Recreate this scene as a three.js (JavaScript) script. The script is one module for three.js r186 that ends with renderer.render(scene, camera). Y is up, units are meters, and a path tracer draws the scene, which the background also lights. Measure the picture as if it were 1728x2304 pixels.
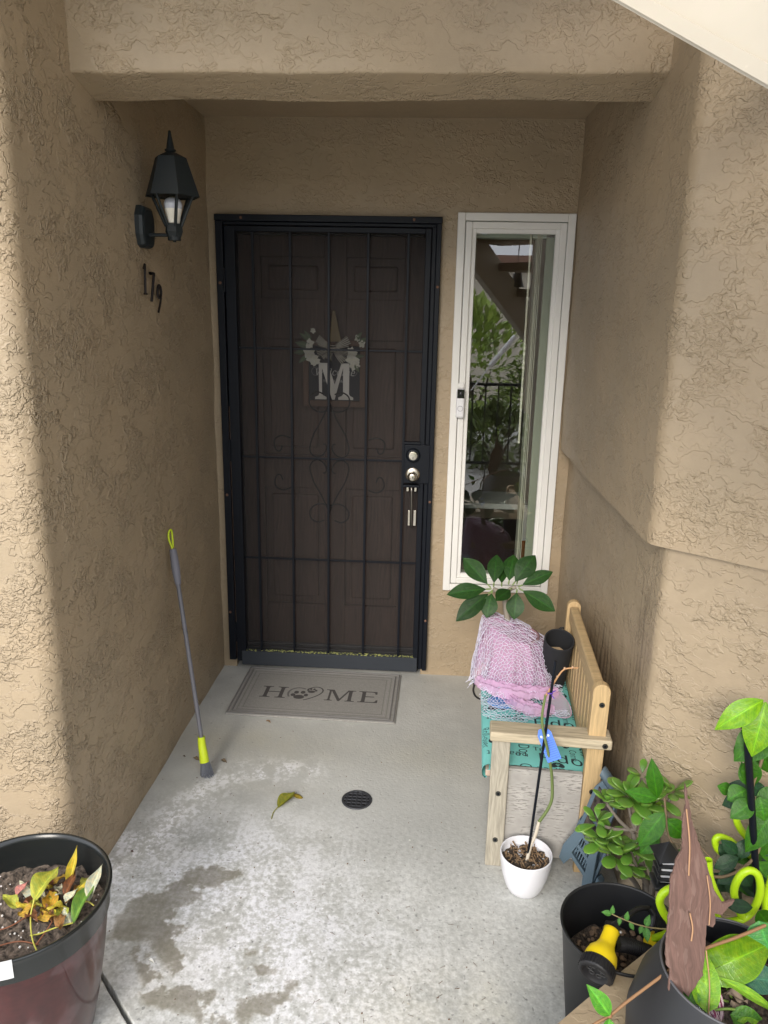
import * as THREE from 'three';
import { RoundedBoxGeometry } from 'three/addons/geometries/RoundedBoxGeometry.js';
import { mergeGeometries } from 'three/addons/utils/BufferGeometryUtils.js';

// ---------------------------------------------------------------- camera, sky, sun, exposure
const scene = new THREE.Scene();
const camera = new THREE.PerspectiveCamera(67.35, 3 / 4, 0.05, 400);
camera.position.set(0.9335, 1.7442, 3.4742);
camera.rotation.set(-0.259, 0.0528, 0.0201, 'YXZ');
const renderer = new THREE.WebGLRenderer({ antialias: true });
renderer.toneMapping = THREE.LinearToneMapping;
renderer.toneMappingExposure = 2.3;
renderer.shadowMap.enabled = true;
{
  // overcast sky: a grey-white vault, a little brighter towards the zenith
  const w = 256, h = 128, d = new Float32Array(w * h * 4);
  for (let j = 0; j < h; j++) for (let i = 0; i < w; i++) {
    const el = (j + .5) / h * Math.PI - Math.PI / 2, s = Math.sin(el), o = (j * w + i) * 4;
    const a = i / w * Math.PI * 2;
    const cl = 1 + .07 * Math.sin(3 * a + 4 * s) * Math.cos(5 * s + a * 2) + .05 * Math.sin(7 * a - 9 * s);
    const L = s > 0 ? (0.98 + 0.45 * s) * cl : 0.3;
    d[o] = L * .96; d[o + 1] = L * 1.0; d[o + 2] = L * 1.07; d[o + 3] = 1;
  }
  const t = new THREE.DataTexture(d, w, h, THREE.RGBAFormat, THREE.FloatType);
  t.mapping = THREE.EquirectangularReflectionMapping; t.magFilter = t.minFilter = THREE.LinearFilter;
  t.wrapS = THREE.RepeatWrapping; t.needsUpdate = true;
  scene.background = t; scene.environment = t;
}
const sun = new THREE.DirectionalLight(0xfff6ea, 1.2);
sun.position.set(-1.6, 5.6, 11); sun.target.position.set(.8, .6, 1); sun.castShadow = true;
sun.shadow.radius = 40; sun.shadow.mapSize.set(2048, 2048);
Object.assign(sun.shadow.camera, { left: -6, right: 6, top: 6, bottom: -6, near: .5, far: 30 });
scene.add(sun, sun.target);

// ---------------------------------------------------------------- helpers
const V = (x, y, z) => new THREE.Vector3(x, y, z);
const PI = Math.PI;
function rng(seed) { let a = seed >>> 0; return () => { a = (a + 0x6D2B79F5) | 0; let t = Math.imul(a ^ (a >>> 15), 1 | a); t = (t + Math.imul(t ^ (t >>> 7), 61 | t)) ^ t; return ((t ^ (t >>> 14)) >>> 0) / 4294967296; }; }
const perm = (() => { const r = rng(7), p = [...Array(256).keys()]; for (let i = 255; i > 0; i--) { const j = Math.floor(r() * (i + 1)); [p[i], p[j]] = [p[j], p[i]]; } const o = new Uint8Array(512); for (let i = 0; i < 512; i++) o[i] = p[i & 255]; return o; })();
const GX = new Float32Array(256), GY = new Float32Array(256);
for (let i = 0; i < 256; i++) { GX[i] = Math.cos(i * 2.399); GY[i] = Math.sin(i * 2.399); }
function pn(x, y, px = 256, py = px) {            // periodic gradient noise, about -0.7..0.7
  const xi = Math.floor(x), yi = Math.floor(y), fx = x - xi, fy = y - yi;
  const x0 = ((xi % px) + px) % px, x1 = (x0 + 1) % px, y0 = ((yi % py) + py) % py, y1 = (y0 + 1) % py;
  const u = fx * fx * fx * (fx * (fx * 6 - 15) + 10), v = fy * fy * fy * (fy * (fy * 6 - 15) + 10);
  const a = perm[perm[x0] + y0], b = perm[perm[x1] + y0], c = perm[perm[x0] + y1], e = perm[perm[x1] + y1];
  const n0 = GX[a] * fx + GY[a] * fy, n1 = GX[b] * (fx - 1) + GY[b] * fy, n2 = GX[c] * fx + GY[c] * (fy - 1), n3 = GX[e] * (fx - 1) + GY[e] * (fy - 1);
  return (n0 + (n1 - n0) * u) * (1 - v) + (n2 + (n3 - n2) * u) * v;
}
function fbm(x, y, oct, px = 256, py = px, gain = .5) { let s = 0, a = 1; for (let i = 0; i < oct; i++) { s += a * pn(x + i * 17, y + i * 31, px, py); x *= 2; y *= 2; px = Math.min(256, px * 2); py = Math.min(256, py * 2); a *= gain; } return s; }
const sm = (a, b, x) => { const t = Math.min(1, Math.max(0, (x - a) / (b - a))); return t * t * (3 - 2 * t); };
const clamp = (x, a = 0, b = 1) => Math.min(b, Math.max(a, x));
function dtex(w, h, fn, srgb = true, wrap = THREE.RepeatWrapping) {
  const d = new Uint8Array(w * h * 4), c = [0, 0, 0];
  for (let j = 0; j < h; j++) for (let i = 0; i < w; i++) {
    fn((i + .5) / w, (j + .5) / h, c); const o = (j * w + i) * 4;
    d[o] = clamp(c[0]) * 255; d[o + 1] = clamp(c[1]) * 255; d[o + 2] = clamp(c[2]) * 255; d[o + 3] = 255;
  }
  const t = new THREE.DataTexture(d, w, h, THREE.RGBAFormat); t.wrapS = t.wrapT = wrap; t.magFilter = THREE.LinearFilter; t.minFilter = THREE.LinearMipmapLinearFilter; t.generateMipmaps = true;
  if (srgb) t.colorSpace = THREE.SRGBColorSpace; t.needsUpdate = true; return t;
}
const gam = x => x <= .0031308 ? 12.92 * x : 1.055 * Math.pow(x, 1 / 2.4) - .055;     // linear to sRGB
function cvtex(w, h, draw) { const c = document.createElement('canvas'); c.width = w; c.height = h; draw(c.getContext('2d'), w, h); const t = new THREE.CanvasTexture(c); t.colorSpace = THREE.SRGBColorSpace; t.anisotropy = 8; return t; }
const L = (r, g, b) => new THREE.Color().setRGB(r, g, b);
const mat = (r, g, b, rough = .7, extra = {}) => new THREE.MeshStandardMaterial({ color: L(r, g, b), roughness: rough, ...extra });
const phys = (r, g, b, rough, extra = {}) => new THREE.MeshPhysicalMaterial({ color: L(r, g, b), roughness: rough, ...extra });
const names = {};
function numbered(n) { names[n] = (names[n] || 0) + 1; return names[n] === 1 ? n : `${n}_${String(names[n] - 1).padStart(3, '0')}`; }
function thing(name, label, category, p = [0, 0, 0], group) { const o = new THREE.Group(); o.name = numbered(name); o.position.set(...p); o.userData = { label, category }; if (group) o.userData.group = group; scene.add(o); return o; }
function struct(name, geo, m) { const o = new THREE.Mesh(geo, m); o.name = numbered(name); o.userData.kind = 'structure'; scene.add(o); return o; }
function norm(g) { g = g.index ? g.toNonIndexed() : g; for (const k of Object.keys(g.attributes)) if (!['position', 'normal', 'uv', 'color'].includes(k)) g.deleteAttribute(k); return g; }
function merge(gs) { gs = gs.map(norm); const col = gs.some(g => g.attributes.color); if (col) for (const g of gs) if (!g.attributes.color) g.setAttribute('color', new THREE.BufferAttribute(new Float32Array(g.attributes.position.count * 3).fill(1), 3)); return gs.length === 1 ? gs[0] : mergeGeometries(gs); }
function part(parent, name, geo, m, label) { const o = new THREE.Mesh(Array.isArray(geo) ? merge(geo) : geo, m); o.name = name; if (label) o.userData.label = label; parent.add(o); return o; }
function single(name, label, category, geo, m, group) { const o = new THREE.Mesh(Array.isArray(geo) ? merge(geo) : geo, m); o.name = numbered(name); o.userData = { label, category }; if (group) o.userData.group = group; scene.add(o); return o; }
// box given by its limits, edges rounded, uv in metres
function bx(x0, x1, y0, y1, z0, z1, r = .003, seg = 2) {
  const w = x1 - x0, h = y1 - y0, d = z1 - z0;
  const g = r > 0 ? new RoundedBoxGeometry(w, h, d, seg, Math.min(r, w * .49, h * .49, d * .49)) : new THREE.BoxGeometry(w, h, d);
  g.translate((x0 + x1) / 2, (y0 + y1) / 2, (z0 + z1) / 2); return metreUV(g);
}
function metreUV(g) {                       // box-projected uv, in metres
  g = norm(g); const p = g.attributes.position, n = g.attributes.normal, uv = new Float32Array(p.count * 2);
  for (let i = 0; i < p.count; i += 3) {
    let nx = 0, ny = 0, nz = 0; for (let k = 0; k < 3; k++) { nx += n.getX(i + k); ny += n.getY(i + k); nz += n.getZ(i + k); }
    const ax = Math.abs(nx), ay = Math.abs(ny), az = Math.abs(nz);
    for (let k = 0; k < 3; k++) { const j = i + k; let u, v; if (az >= ax && az >= ay) { u = p.getX(j); v = p.getY(j); } else if (ax >= ay) { u = p.getZ(j); v = p.getY(j); } else { u = p.getX(j); v = p.getZ(j); } uv[j * 2] = u; uv[j * 2 + 1] = v; }
  }
  g.setAttribute('uv', new THREE.BufferAttribute(uv, 2)); return g;
}
const curve = (pts, closed = false) => new THREE.CatmullRomCurve3(pts.map(p => p.isVector3 ? p : V(...p)), closed, 'catmullrom', .5);
const tube = (pts, r, seg = 24, rad = 8, closed = false) => new THREE.TubeGeometry(curve(pts, closed), seg, r, rad, closed);
function taperTube(pts, r0, r1, seg = 20, rad = 8) { const g = tube(pts, 1, seg, rad), c = curve(pts), p = g.attributes.position; for (let i = 0; i <= seg; i++) { const q = c.getPointAt(i / seg), r = r0 + (r1 - r0) * i / seg; for (let j = 0; j <= rad; j++) { const k = i * (rad + 1) + j; const d = V(p.getX(k), p.getY(k), p.getZ(k)).sub(q).multiplyScalar(r).add(q); p.setXYZ(k, d.x, d.y, d.z); } } return g; }
function rod(a, b, r, rad = 8, r2 = r) { const A = V(...a), B = V(...b), d = B.clone().sub(A); const g = new THREE.CylinderGeometry(r2, r, d.length(), rad); g.applyQuaternion(new THREE.Quaternion().setFromUnitVectors(V(0, 1, 0), d.clone().normalize())); g.translate((A.x + B.x) / 2, (A.y + B.y) / 2, (A.z + B.z) / 2); return g; }
const lathe = (prof, seg = 48) => new THREE.LatheGeometry(prof.map(p => new THREE.Vector2(...p)), seg);
// a leaf from base a to tip b; up = the way its upper face looks
function leafGeo(a, b, width, { up = [0, 1, 0], fold = .25, droop = .12, shape = .45, nl = 10, nw = 4, tip = 1.25, wave = 0, notch = 0, thick = .0008, rib = 1.5, seed = 1 } = {}) {
  const A = V(...a), B = V(...b), d = B.clone().sub(A), len = d.length(); d.normalize();
  const u = V(...up); u.addScaledVector(d, -u.dot(d)).normalize(); const s = V().crossVectors(d, u).normalize();
  const pos = [], col = [], uv = [], idx = [], r = rng(seed), ph = r() * 6;
  const nv = nw * 2 + 1;
  for (const side of [1, -1]) for (let i = 0; i <= nl; i++) {
    const t = i / nl, prof = Math.pow(Math.sin(PI * Math.pow(t, Math.log(.5) / Math.log(shape))), .85) * Math.pow(1 - t * .999, .12 * tip) + .02 * (1 - t);
    for (let j = 0; j < nv; j++) {
      const q = (j - nw) / nw, wv = width * .5 * prof * q;
      const back = notch ? -notch * width * Math.pow(Math.abs(q), 1.5) * Math.max(0, 1 - t * 3) : 0;
      const lift = Math.abs(wv) * fold - droop * len * (t * t) + droop * len * .9 * t * (1 - t) + wave * width * Math.sin(t * 9 + ph + (q > 0 ? 1.3 : 0)) * q * q;
      const P = A.clone().addScaledVector(d, len * t + back).addScaledVector(s, wv).addScaledVector(u, lift - (side < 0 ? thick : 0));
      pos.push(P.x, P.y, P.z); uv.push(q * .5 + .5, t);
      const vein = Math.exp(-Math.abs(q) * 14), sv = .5 + .5 * Math.cos((t * 22 - Math.abs(q) * 5));
      const k = 1 + (rib - 1) * vein * .7; const kk = side < 0 ? k * 1.25 : k;
      col.push(kk, kk, kk * (1 - .1 * vein));
    }
  }
  const off = (nl + 1) * nv;
  for (let i = 0; i < nl; i++) for (let j = 0; j < nv - 1; j++) { const a0 = i * nv + j, b0 = a0 + 1, c0 = a0 + nv, e0 = c0 + 1; idx.push(a0, b0, c0, b0, e0, c0); idx.push(off + a0, off + c0, off + b0, off + b0, off + c0, off + e0); }
  const g = new THREE.BufferGeometry(); g.setAttribute('position', new THREE.Float32BufferAttribute(pos, 3)); g.setAttribute('uv', new THREE.Float32BufferAttribute(uv, 2)); g.setAttribute('color', new THREE.Float32BufferAttribute(col, 3)); g.setIndex(idx); g.computeVertexNormals(); return g;
}
const leafTex = dtex(256, 512, (u, v, c) => {
  const q = Math.abs(u - .5) * 2, ph = v * 17 - q * 3.2 + .25 * pn(u * 6, v * 10), f = ph - Math.floor(ph), side = Math.exp(-(((f - .5) / .07) ** 2)) * sm(.02, .1, q), net = pn(u * 60, v * 110);
  const m = fbm(u * 5 + 3, v * 9, 3), blot = sm(.34, .5, fbm(u * 9 + 20, v * 15 + 7, 3)), edge = sm(.9, 1, q) * .12, mid = Math.exp(-((q / .035) ** 2));
  let k = .88 + m * .12 + net * .04 + side * .10 + mid * .15 + edge; c[0] = clamp(k * (1 + .12 * m + .25 * blot * .35)); c[1] = clamp(k - blot * .03); c[2] = clamp(k * (1 - .1 * m) - blot * .06);
});
const leafMat = (r, g, b, rough = .38, tr = .25) => new THREE.MeshPhysicalMaterial({ map: leafTex, bumpMap: leafTex, bumpScale: .0012, color: L(r, g, b), roughness: rough, vertexColors: true, side: THREE.DoubleSide, transmission: tr * .0, thickness: 0, specularIntensity: .5, clearcoat: .05, clearcoatRoughness: .3 });
function tint(g, r, gg, b) { const n = g.attributes.position.count, c = g.attributes.color, o = new Float32Array(n * 3); for (let i = 0; i < n; i++) { o[i * 3] = (c ? c.getX(i) : 1) * r; o[i * 3 + 1] = (c ? c.getY(i) : 1) * gg; o[i * 3 + 2] = (c ? c.getZ(i) : 1) * b; } g.setAttribute('color', new THREE.BufferAttribute(o, 3)); return g; }
function noiseDisp(g, amp, freq, seed = 0) { const p = g.attributes.position; for (let i = 0; i < p.count; i++) { const x = p.getX(i), y = p.getY(i), z = p.getZ(i); p.setXYZ(i, x + amp * fbm(y * freq + seed, z * freq + 3, 2), y + amp * fbm(x * freq + seed + 9, z * freq + 7, 2), z + amp * fbm(x * freq + seed + 5, y * freq + 1, 2)); } g.computeVertexNormals(); return g; }

// ---------------------------------------------------------------- textures and materials
// skip-trowelled stucco: flat trowelled islands with ragged edges, rough scratchy patches between (2 m square, 4.5 mm deep)
const stuccoH = new Float32Array(1024 * 1024);
{
  const N = 1024;
  for (let j = 0; j < N; j++) for (let i = 0; i < N; i++) {
    const u = (i + .5) / N, v = (j + .5) / N;
    const wx = fbm(u * 40, v * 40, 2, 40) * .022, wy = fbm(u * 40 + 50, v * 40 + 9, 2, 40) * .016;
    const a = fbm((u + wx) * 8, (v + wy) * 15, 4, 8, 15, .55);
    const b = fbm((u + wx) * 34 + 5, (v + wy) * 56 + 3, 3, 34, 56, .6);
    const reg = sm(.04, .2, fbm(u * 5 + 3, v * 7 + 8, 3, 5, 7) + .1 * pn(u * 30, v * 40, 30, 40));
    const e = fbm((u + wx) * 9 + 7, (v + wy) * 26 + 2, 3, 9, 26, .5), rm = sm(.12, .3, fbm(u * 14 + 9, v * 24 + 4, 2, 14, 24));
    let h = .26 * sm(-.02, .03, a) * (1 - .6 * sm(.03, .3, a)) + .20 * sm(.2, .25, a) + rm * .34 * Math.exp(-((e / .035) ** 2));
    h += reg * (sm(-.02, .2, b) * .34 + .16 * sm(.12, .2, fbm(u * 70, v * 100, 2, 70, 100)));
    h += (.03 + .05 * reg) * fbm(u * 110, v * 190, 2, 110, 190, .6) + .022 * pn(u * 14, v * 240, 14, 240) + .12 * fbm(u * 3, v * 4, 2, 3, 4);
    stuccoH[j * N + i] = h * .62;
  }
}
const stuccoBump = dtex(1024, 1024, (u, v, c) => { const h = stuccoH[Math.floor(v * 1024) * 1024 + Math.floor(u * 1024)]; c[0] = c[1] = c[2] = clamp(.18 + h * .75); }, false);
const stuccoCol = dtex(1024, 1024, (u, v, c) => {
  const m = fbm(u * 4, v * 4, 4, 4) * .5, f = fbm(u * 40, v * 40, 3, 40) * .35, h = stuccoH[Math.floor(v * 1024) * 1024 + Math.floor(u * 1024)];
  const k = 1 + m * .13 + f * .12 + (h - .35) * .10, w = m * .03;
  const sp = pn(u * 200, v * 200, 200) > .52 ? .8 : 1;
  c[0] = gam(.388 * k * sp * (1 + w)); c[1] = gam(.302 * k * sp); c[2] = gam(.200 * k * sp * (1 - w));
});
function stuccoMat(off = 0, bump = .0125, ru = 1.02) {
  const r = t => { const c = t.clone(); c.repeat.set(ru, 1.02); c.offset.set(off, off * .7); c.needsUpdate = true; return c; };
  return new THREE.MeshStandardMaterial({ map: r(stuccoCol), bumpMap: r(stuccoBump), bumpScale: bump, roughness: .47 });
}
const M_stucco = stuccoMat(0, .0085), M_stucco2 = stuccoMat(.37, .022, 1.15), M_stucco3 = stuccoMat(.71, .0125), M_beam = stuccoMat(.21, .0105), M_smooth = stuccoMat(.53, .002);
const M_cream = (() => { const t = dtex(512, 512, (u, v, c) => { const k = 1 + fbm(u * 6, v * 6, 5, 6) * .16 + (pn(u * 120, v * 120, 120) > .5 ? .12 : 0); c[0] = gam(.45 * k); c[1] = gam(.405 * k); c[2] = gam(.33 * k); }); return new THREE.MeshStandardMaterial({ map: t, roughness: .6 }); })();
const M_black = phys(.005, .007, .012, .45, { specularIntensity: .45 }), M_blackMatt = mat(.014, .015, .016, .75), M_blackPlastic = mat(.012, .013, .015, .5);
const M_white = mat(.80, .79, .76, .35);
const woodTex = (r, g, b, seed, sc = 1, contrast = .35) => dtex(512, 512, (u, v, c) => {     // grain runs along v
  const w = fbm(u * 3 + seed, v * 1.0, 2, 3, 1) * .12, g1 = fbm((u + w) * 48 + seed, v * 3, 4, 48, 3), g2 = fbm((u + w) * 160, v * 8 + seed, 2, 160, 8);
  const k = 1 + contrast * g1 + contrast * .6 * g2; c[0] = gam(r * k); c[1] = gam(g * k); c[2] = gam(b * k);
});
const soilTex = dtex(512, 512, (u, v, c) => { const k = .7 + fbm(u * 30, v * 30, 4, 30, 30, .7) * .9, s = pn(u * 90, v * 90, 90) > .5 ? .25 : 0; c[0] = gam(.17 * k + s * .6); c[1] = gam(.13 * k + s * .5); c[2] = gam(.10 * k + s * .4); });
const M_soil = new THREE.MeshStandardMaterial({ map: soilTex, color: L(.6, .58, .56), roughness: .95, bumpMap: soilTex, bumpScale: .006 });
function soilGeo(r, y, seed, amp = .006) { const g = new THREE.CircleGeometry(r, 48, 0, PI * 2); const rg = new THREE.RingGeometry(.001, r, 48, 14); rg.rotateX(-PI / 2); const p = rg.attributes.position; for (let i = 0; i < p.count; i++) p.setY(i, y + amp * 2 * fbm(p.getX(i) * 38 + seed, p.getZ(i) * 38, 3)); rg.computeVertexNormals(); return rg; }

// ---------------------------------------------------------------- the setting: floor, walls, beam, ceiling
function prism(outline, y0, y1, { step = .03, vstep = .05, amp = .0025, seed = 0, uoff = 0, y0fn = null } = {}) {
  let pts = outline.map(p => [...p]), area = 0;
  for (let i = 0; i < pts.length; i++) { const a = pts[i], b = pts[(i + 1) % pts.length]; area += a[0] * b[1] - b[0] * a[1]; }
  if (area > 0) pts.reverse();
  const rs = []; let acc = uoff;
  for (let i = 0; i < pts.length; i++) { const a = pts[i], b = pts[(i + 1) % pts.length], l = Math.hypot(b[0] - a[0], b[1] - a[1]), n = Math.max(1, Math.min(90, Math.round(l / step))); for (let k = 0; k < n; k++) rs.push([a[0] + (b[0] - a[0]) * k / n, a[1] + (b[1] - a[1]) * k / n, acc + l * k / n, -(b[1] - a[1]) / l, (b[0] - a[0]) / l]); acc += l; }
  rs.push([...rs[0]]); rs[rs.length - 1][2] = acc;
  const nv = Math.max(1, Math.round((y1 - y0) / vstep)), pos = [], uv = [], idx = [], M = rs.length;
  for (let j = 0; j <= nv; j++) for (let i = 0; i < M; i++) {
    const y = y0 + (y1 - y0) * j / nv, q = rs[i], d = amp * 1.6 * fbm(q[0] * 3.1 + q[1] * 2.3 + seed, y * 3 + q[1] * .7, 3);
    pos.push(q[0] - q[3] * 0 + q[3] * d * (area > 0 ? 1 : 1), y, q[1] + q[4] * d); uv.push(q[2], y);
  }
  for (let j = 0; j < nv; j++) for (let i = 0; i < M - 1; i++) { const a = j * M + i, b = a + 1, c = a + M, e = c + 1; idx.push(a, b, c, b, e, c); }
  const g = new THREE.BufferGeometry(); g.setAttribute('position', new THREE.Float32BufferAttribute(pos, 3)); g.setAttribute('uv', new THREE.Float32BufferAttribute(uv, 2)); g.setIndex(idx); g.computeVertexNormals();
  // caps
  const sh = new THREE.Shape(rs.slice(0, -1).map((q, i) => new THREE.Vector2(pos[i * 3], -pos[i * 3 + 2])));
  const bot = new THREE.ShapeGeometry(sh); bot.rotateX(-PI / 2); bot.translate(0, y0, 0);
  const sh2 = new THREE.Shape(rs.slice(0, -1).map((q, i) => { const k = (nv * M + i) * 3; return new THREE.Vector2(pos[k], -pos[k + 2]); }));
  const top = new THREE.ShapeGeometry(sh2); top.rotateX(-PI / 2); top.translate(0, y1, 0);
  return merge([g, bot, top]);
}
const arcPts = (cx, cz, r, a0, a1, n = 8) => Array.from({ length: n + 1 }, (_, i) => { const a = a0 + (a1 - a0) * i / n; return [cx + r * Math.cos(a), cz + r * Math.sin(a)]; });
function building(name, label, geo, m, cat = 'wall') { return single(name, label, cat, geo, m); }

// concrete slabs with efflorescence, wet stains, rust and pits
const poly = a => a;
const wet = [
  poly([[.216, 1.442], [.325, 1.411], [.394, 1.439], [.342, 1.506], [.27, 1.491], [.292, 1.54], [.241, 1.593], [.224, 1.651], [.284, 1.682], [.273, 1.735], [.311, 1.79], [.304, 1.83], [.247, 1.778], [.2, 1.724], [.089, 1.724], [.078, 1.644], [.092, 1.566], [.146, 1.532], [.214, 1.485]]),
  poly([[.234, 1.888], [.306, 1.875], [.359, 1.856], [.386, 1.884], [.454, 1.97], [.431, 1.985], [.391, 1.94], [.253, 1.923]]),
  poly([[.162, 1.769], [.214, 1.781], [.271, 1.848], [.241, 1.873], [.2, 1.814]]),
  poly([[.491, 1.919], [.532, 1.88], [.593, 1.868], [.624, 1.835], [.655, 1.818], [.61, 1.888], [.589, 1.911], [.53, 1.954], [.511, 1.952]])];
const wetDots = [[.515, 1.742, .02, .008], [.54, 1.792, .02, .011], [.425, 1.884, .014, .012], [.475, 1.965, .02, .014], [.625, 1.845, .018, .012]];
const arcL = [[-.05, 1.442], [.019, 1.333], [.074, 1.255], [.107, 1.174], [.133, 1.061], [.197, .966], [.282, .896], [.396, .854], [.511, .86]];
function sdPoly(x, y, P) { let d = 1e9, ins = false; for (let i = 0, j = P.length - 1; i < P.length; j = i++) { const [ax, ay] = P[j], [bx_, by] = P[i]; const ex = bx_ - ax, ey = by - ay, t = clamp(((x - ax) * ex + (y - ay) * ey) / (ex * ex + ey * ey)); const qx = x - ax - ex * t, qy = y - ay - ey * t; d = Math.min(d, qx * qx + qy * qy); if ((by > y) !== (ay > y) && x < (ax - bx_) * (y - by) / (ay - by) + bx_) ins = !ins; } return (ins ? -1 : 1) * Math.sqrt(d); }
function sdLine(x, y, P) { let d = 1e9; for (let i = 1; i < P.length; i++) { const [ax, ay] = P[i - 1], [cx, cy] = P[i], ex = cx - ax, ey = cy - ay, t = clamp(((x - ax) * ex + (y - ay) * ey) / (ex * ex + ey * ey)); d = Math.min(d, Math.hypot(x - ax - ex * t, y - ay - ey * t)); } return d; }
const FX = -.5, FZ = -.1, FS = 2.7;
const gauss = (x, z, cx, cz, rx, rz) => Math.exp(-(((x - cx) / rx) ** 2 + ((z - cz) / rz) ** 2));
const floorTex = dtex(1600, 1600, (u, v, c) => {
  const x = FX + u * FS, z = FZ + v * FS;
  const big = fbm(x * 2.2 + 4, z * 2.2, 4), med = fbm(x * 9, z * 9 + 7, 4), fine = fbm(x * 60, z * 60, 3, 256, 256, .6), grit = pn(x * 190, z * 190);
  let k = .535 + big * .08 + med * .06, r = 1.0, g = 1.0, b = .95;
  // chalky bloom in the middle of the slab and along the old water line
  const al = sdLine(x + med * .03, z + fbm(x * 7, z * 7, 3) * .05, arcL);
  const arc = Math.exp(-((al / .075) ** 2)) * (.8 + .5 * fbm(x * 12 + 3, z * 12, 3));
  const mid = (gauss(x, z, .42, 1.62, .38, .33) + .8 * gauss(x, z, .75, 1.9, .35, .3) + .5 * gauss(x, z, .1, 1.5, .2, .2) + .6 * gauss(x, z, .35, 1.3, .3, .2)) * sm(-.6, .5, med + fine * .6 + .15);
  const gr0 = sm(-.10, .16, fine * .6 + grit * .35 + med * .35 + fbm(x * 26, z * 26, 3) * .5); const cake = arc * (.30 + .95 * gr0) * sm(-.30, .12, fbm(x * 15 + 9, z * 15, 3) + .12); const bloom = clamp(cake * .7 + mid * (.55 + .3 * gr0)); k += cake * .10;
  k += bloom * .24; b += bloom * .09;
  // brown film of dirt by the wall and between the mat and the arc
  const dirt = clamp((gauss(x, z, .25, .7, .42, .14) + .8 * gauss(x, z, 1.02, .72, .2, .14) + .6 * gauss(x, z, .16, 1.34, .12, .14) + .45 * gauss(x, z, .35, .99, .2, .06)) * (.75 + big * .6 + med * .4));
  k *= 1 - .16 * dirt; b -= .11 * dirt; g -= .03 * dirt;
  // grey soot rings round the drain and along the bench
  const gr = clamp((.7 * gauss(x, z, .98, 1.15, .3, .16) + .5 * gauss(x, z, 1.12, 1.36, .15, .1) + .5 * gauss(x, z, .8, 1.3, .1, .09) + .45 * gauss(x, z, .73, 1.03, .12, .09)) * (.7 + med * .9));
  k *= 1 - .2 * gr;
  const tan = clamp(gauss(x, z, .98, 1.88, .3, .14) * (.7 + med)); k *= 1 - .05 * tan; b -= .1 * tan; g -= .025 * tan;
  // grit, pits and sand grains
  const coarse = sm(.9, 1.5, z) * .9 + .1;
  k *= 1 + fine * .22 * coarse + grit * .13 * coarse;
  if (pn(x * 75 + 11, z * 75) > .46) k *= 1 - .35 * coarse; if (pn(x * 48 + 3, z * 52) > .55) k *= .55 + .25 * (1 - coarse);
  if (pn(x * 90, z * 90 + 40) > .5) k *= 1 + .3 * coarse * bloom;
  // dark wet stains with ragged rims
  const wz = fbm(x * 22, z * 22, 4, 256, 256, .6) * .035;
  let sd = 1; for (const p of wet) sd = Math.min(sd, sdPoly(x + wz * .5, z - wz * .5, p)); for (const [cx, cz, rx, rz] of wetDots) sd = Math.min(sd, (Math.hypot((x - cx) / rx, (z - cz) / rz) - 1) * Math.min(rx, rz));
  const wm = sm(.013, -.010, sd + wz * .8 + fine * .003) * (.92 + .2 * fbm(x * 14, z * 14, 3));
  if (wm > 0) { const q = .275 * (1 + fine * .18 + med * .1); k = k * (1 - wm * .93) + q * wm * .93; b -= .18 * wm; g -= .06 * wm; }
  // rust threads
  const ru = sm(.52, .6, pn(x * 26 + 2, z * 34 + 5)) * gauss(x, z, .93, 1.83, .16, .12); k *= 1 - .15 * ru; b -= .3 * ru; g -= .13 * ru;
  // dark line of dirt where floor and walls meet
  c[0] = gam(k * r * .985); c[1] = gam(k * g * .99); c[2] = gam(k * b * .99);
}, true, THREE.ClampToEdgeWrapping);
const floorBump = dtex(1024, 1024, (u, v, c) => { const x = u * 1.35, z = v * 1.35; const h = .5 + .25 * fbm(u * 90, v * 90, 3, 90) - (pn(u * 64, v * 64, 64) > .45 ? .3 : 0) + .2 * pn(u * 200, v * 200, 200); c[0] = c[1] = c[2] = h; }, false);
floorBump.repeat.set(2, 2);
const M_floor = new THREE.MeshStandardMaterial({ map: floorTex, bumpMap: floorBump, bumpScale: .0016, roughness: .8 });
function slab(pts, y0, y1) {
  const s = new THREE.Shape(pts.map(p => new THREE.Vector2(p[0], -p[1])));
  const g = new THREE.ExtrudeGeometry(s, { depth: y1 - y0 - .003, bevelEnabled: true, bevelSize: .003, bevelThickness: .003, bevelSegments: 2, bevelOffset: -.003 }); g.rotateX(-PI / 2); g.translate(0, y0, 0);
  const p = g.attributes.position, uv = g.attributes.uv; for (let i = 0; i < p.count; i++) uv.setXY(i, (p.getX(i) - FX) / FS, (p.getZ(i) - FZ) / FS); return g;
}
const JD = [.695, .719], JP = [.104, 1.833], JN = [.719, -.695];
const jt = (t, off) => { const w = .002 * fbm(t * 30, off * 100, 2); return [JP[0] + JD[0] * t + JN[0] * (off + w), JP[1] + JD[1] * t + JN[1] * (off + w)]; };
const jr = off => Array.from({ length: 60 }, (_, i) => jt(-.82 + i / 59 * 1.75, off));
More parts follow.
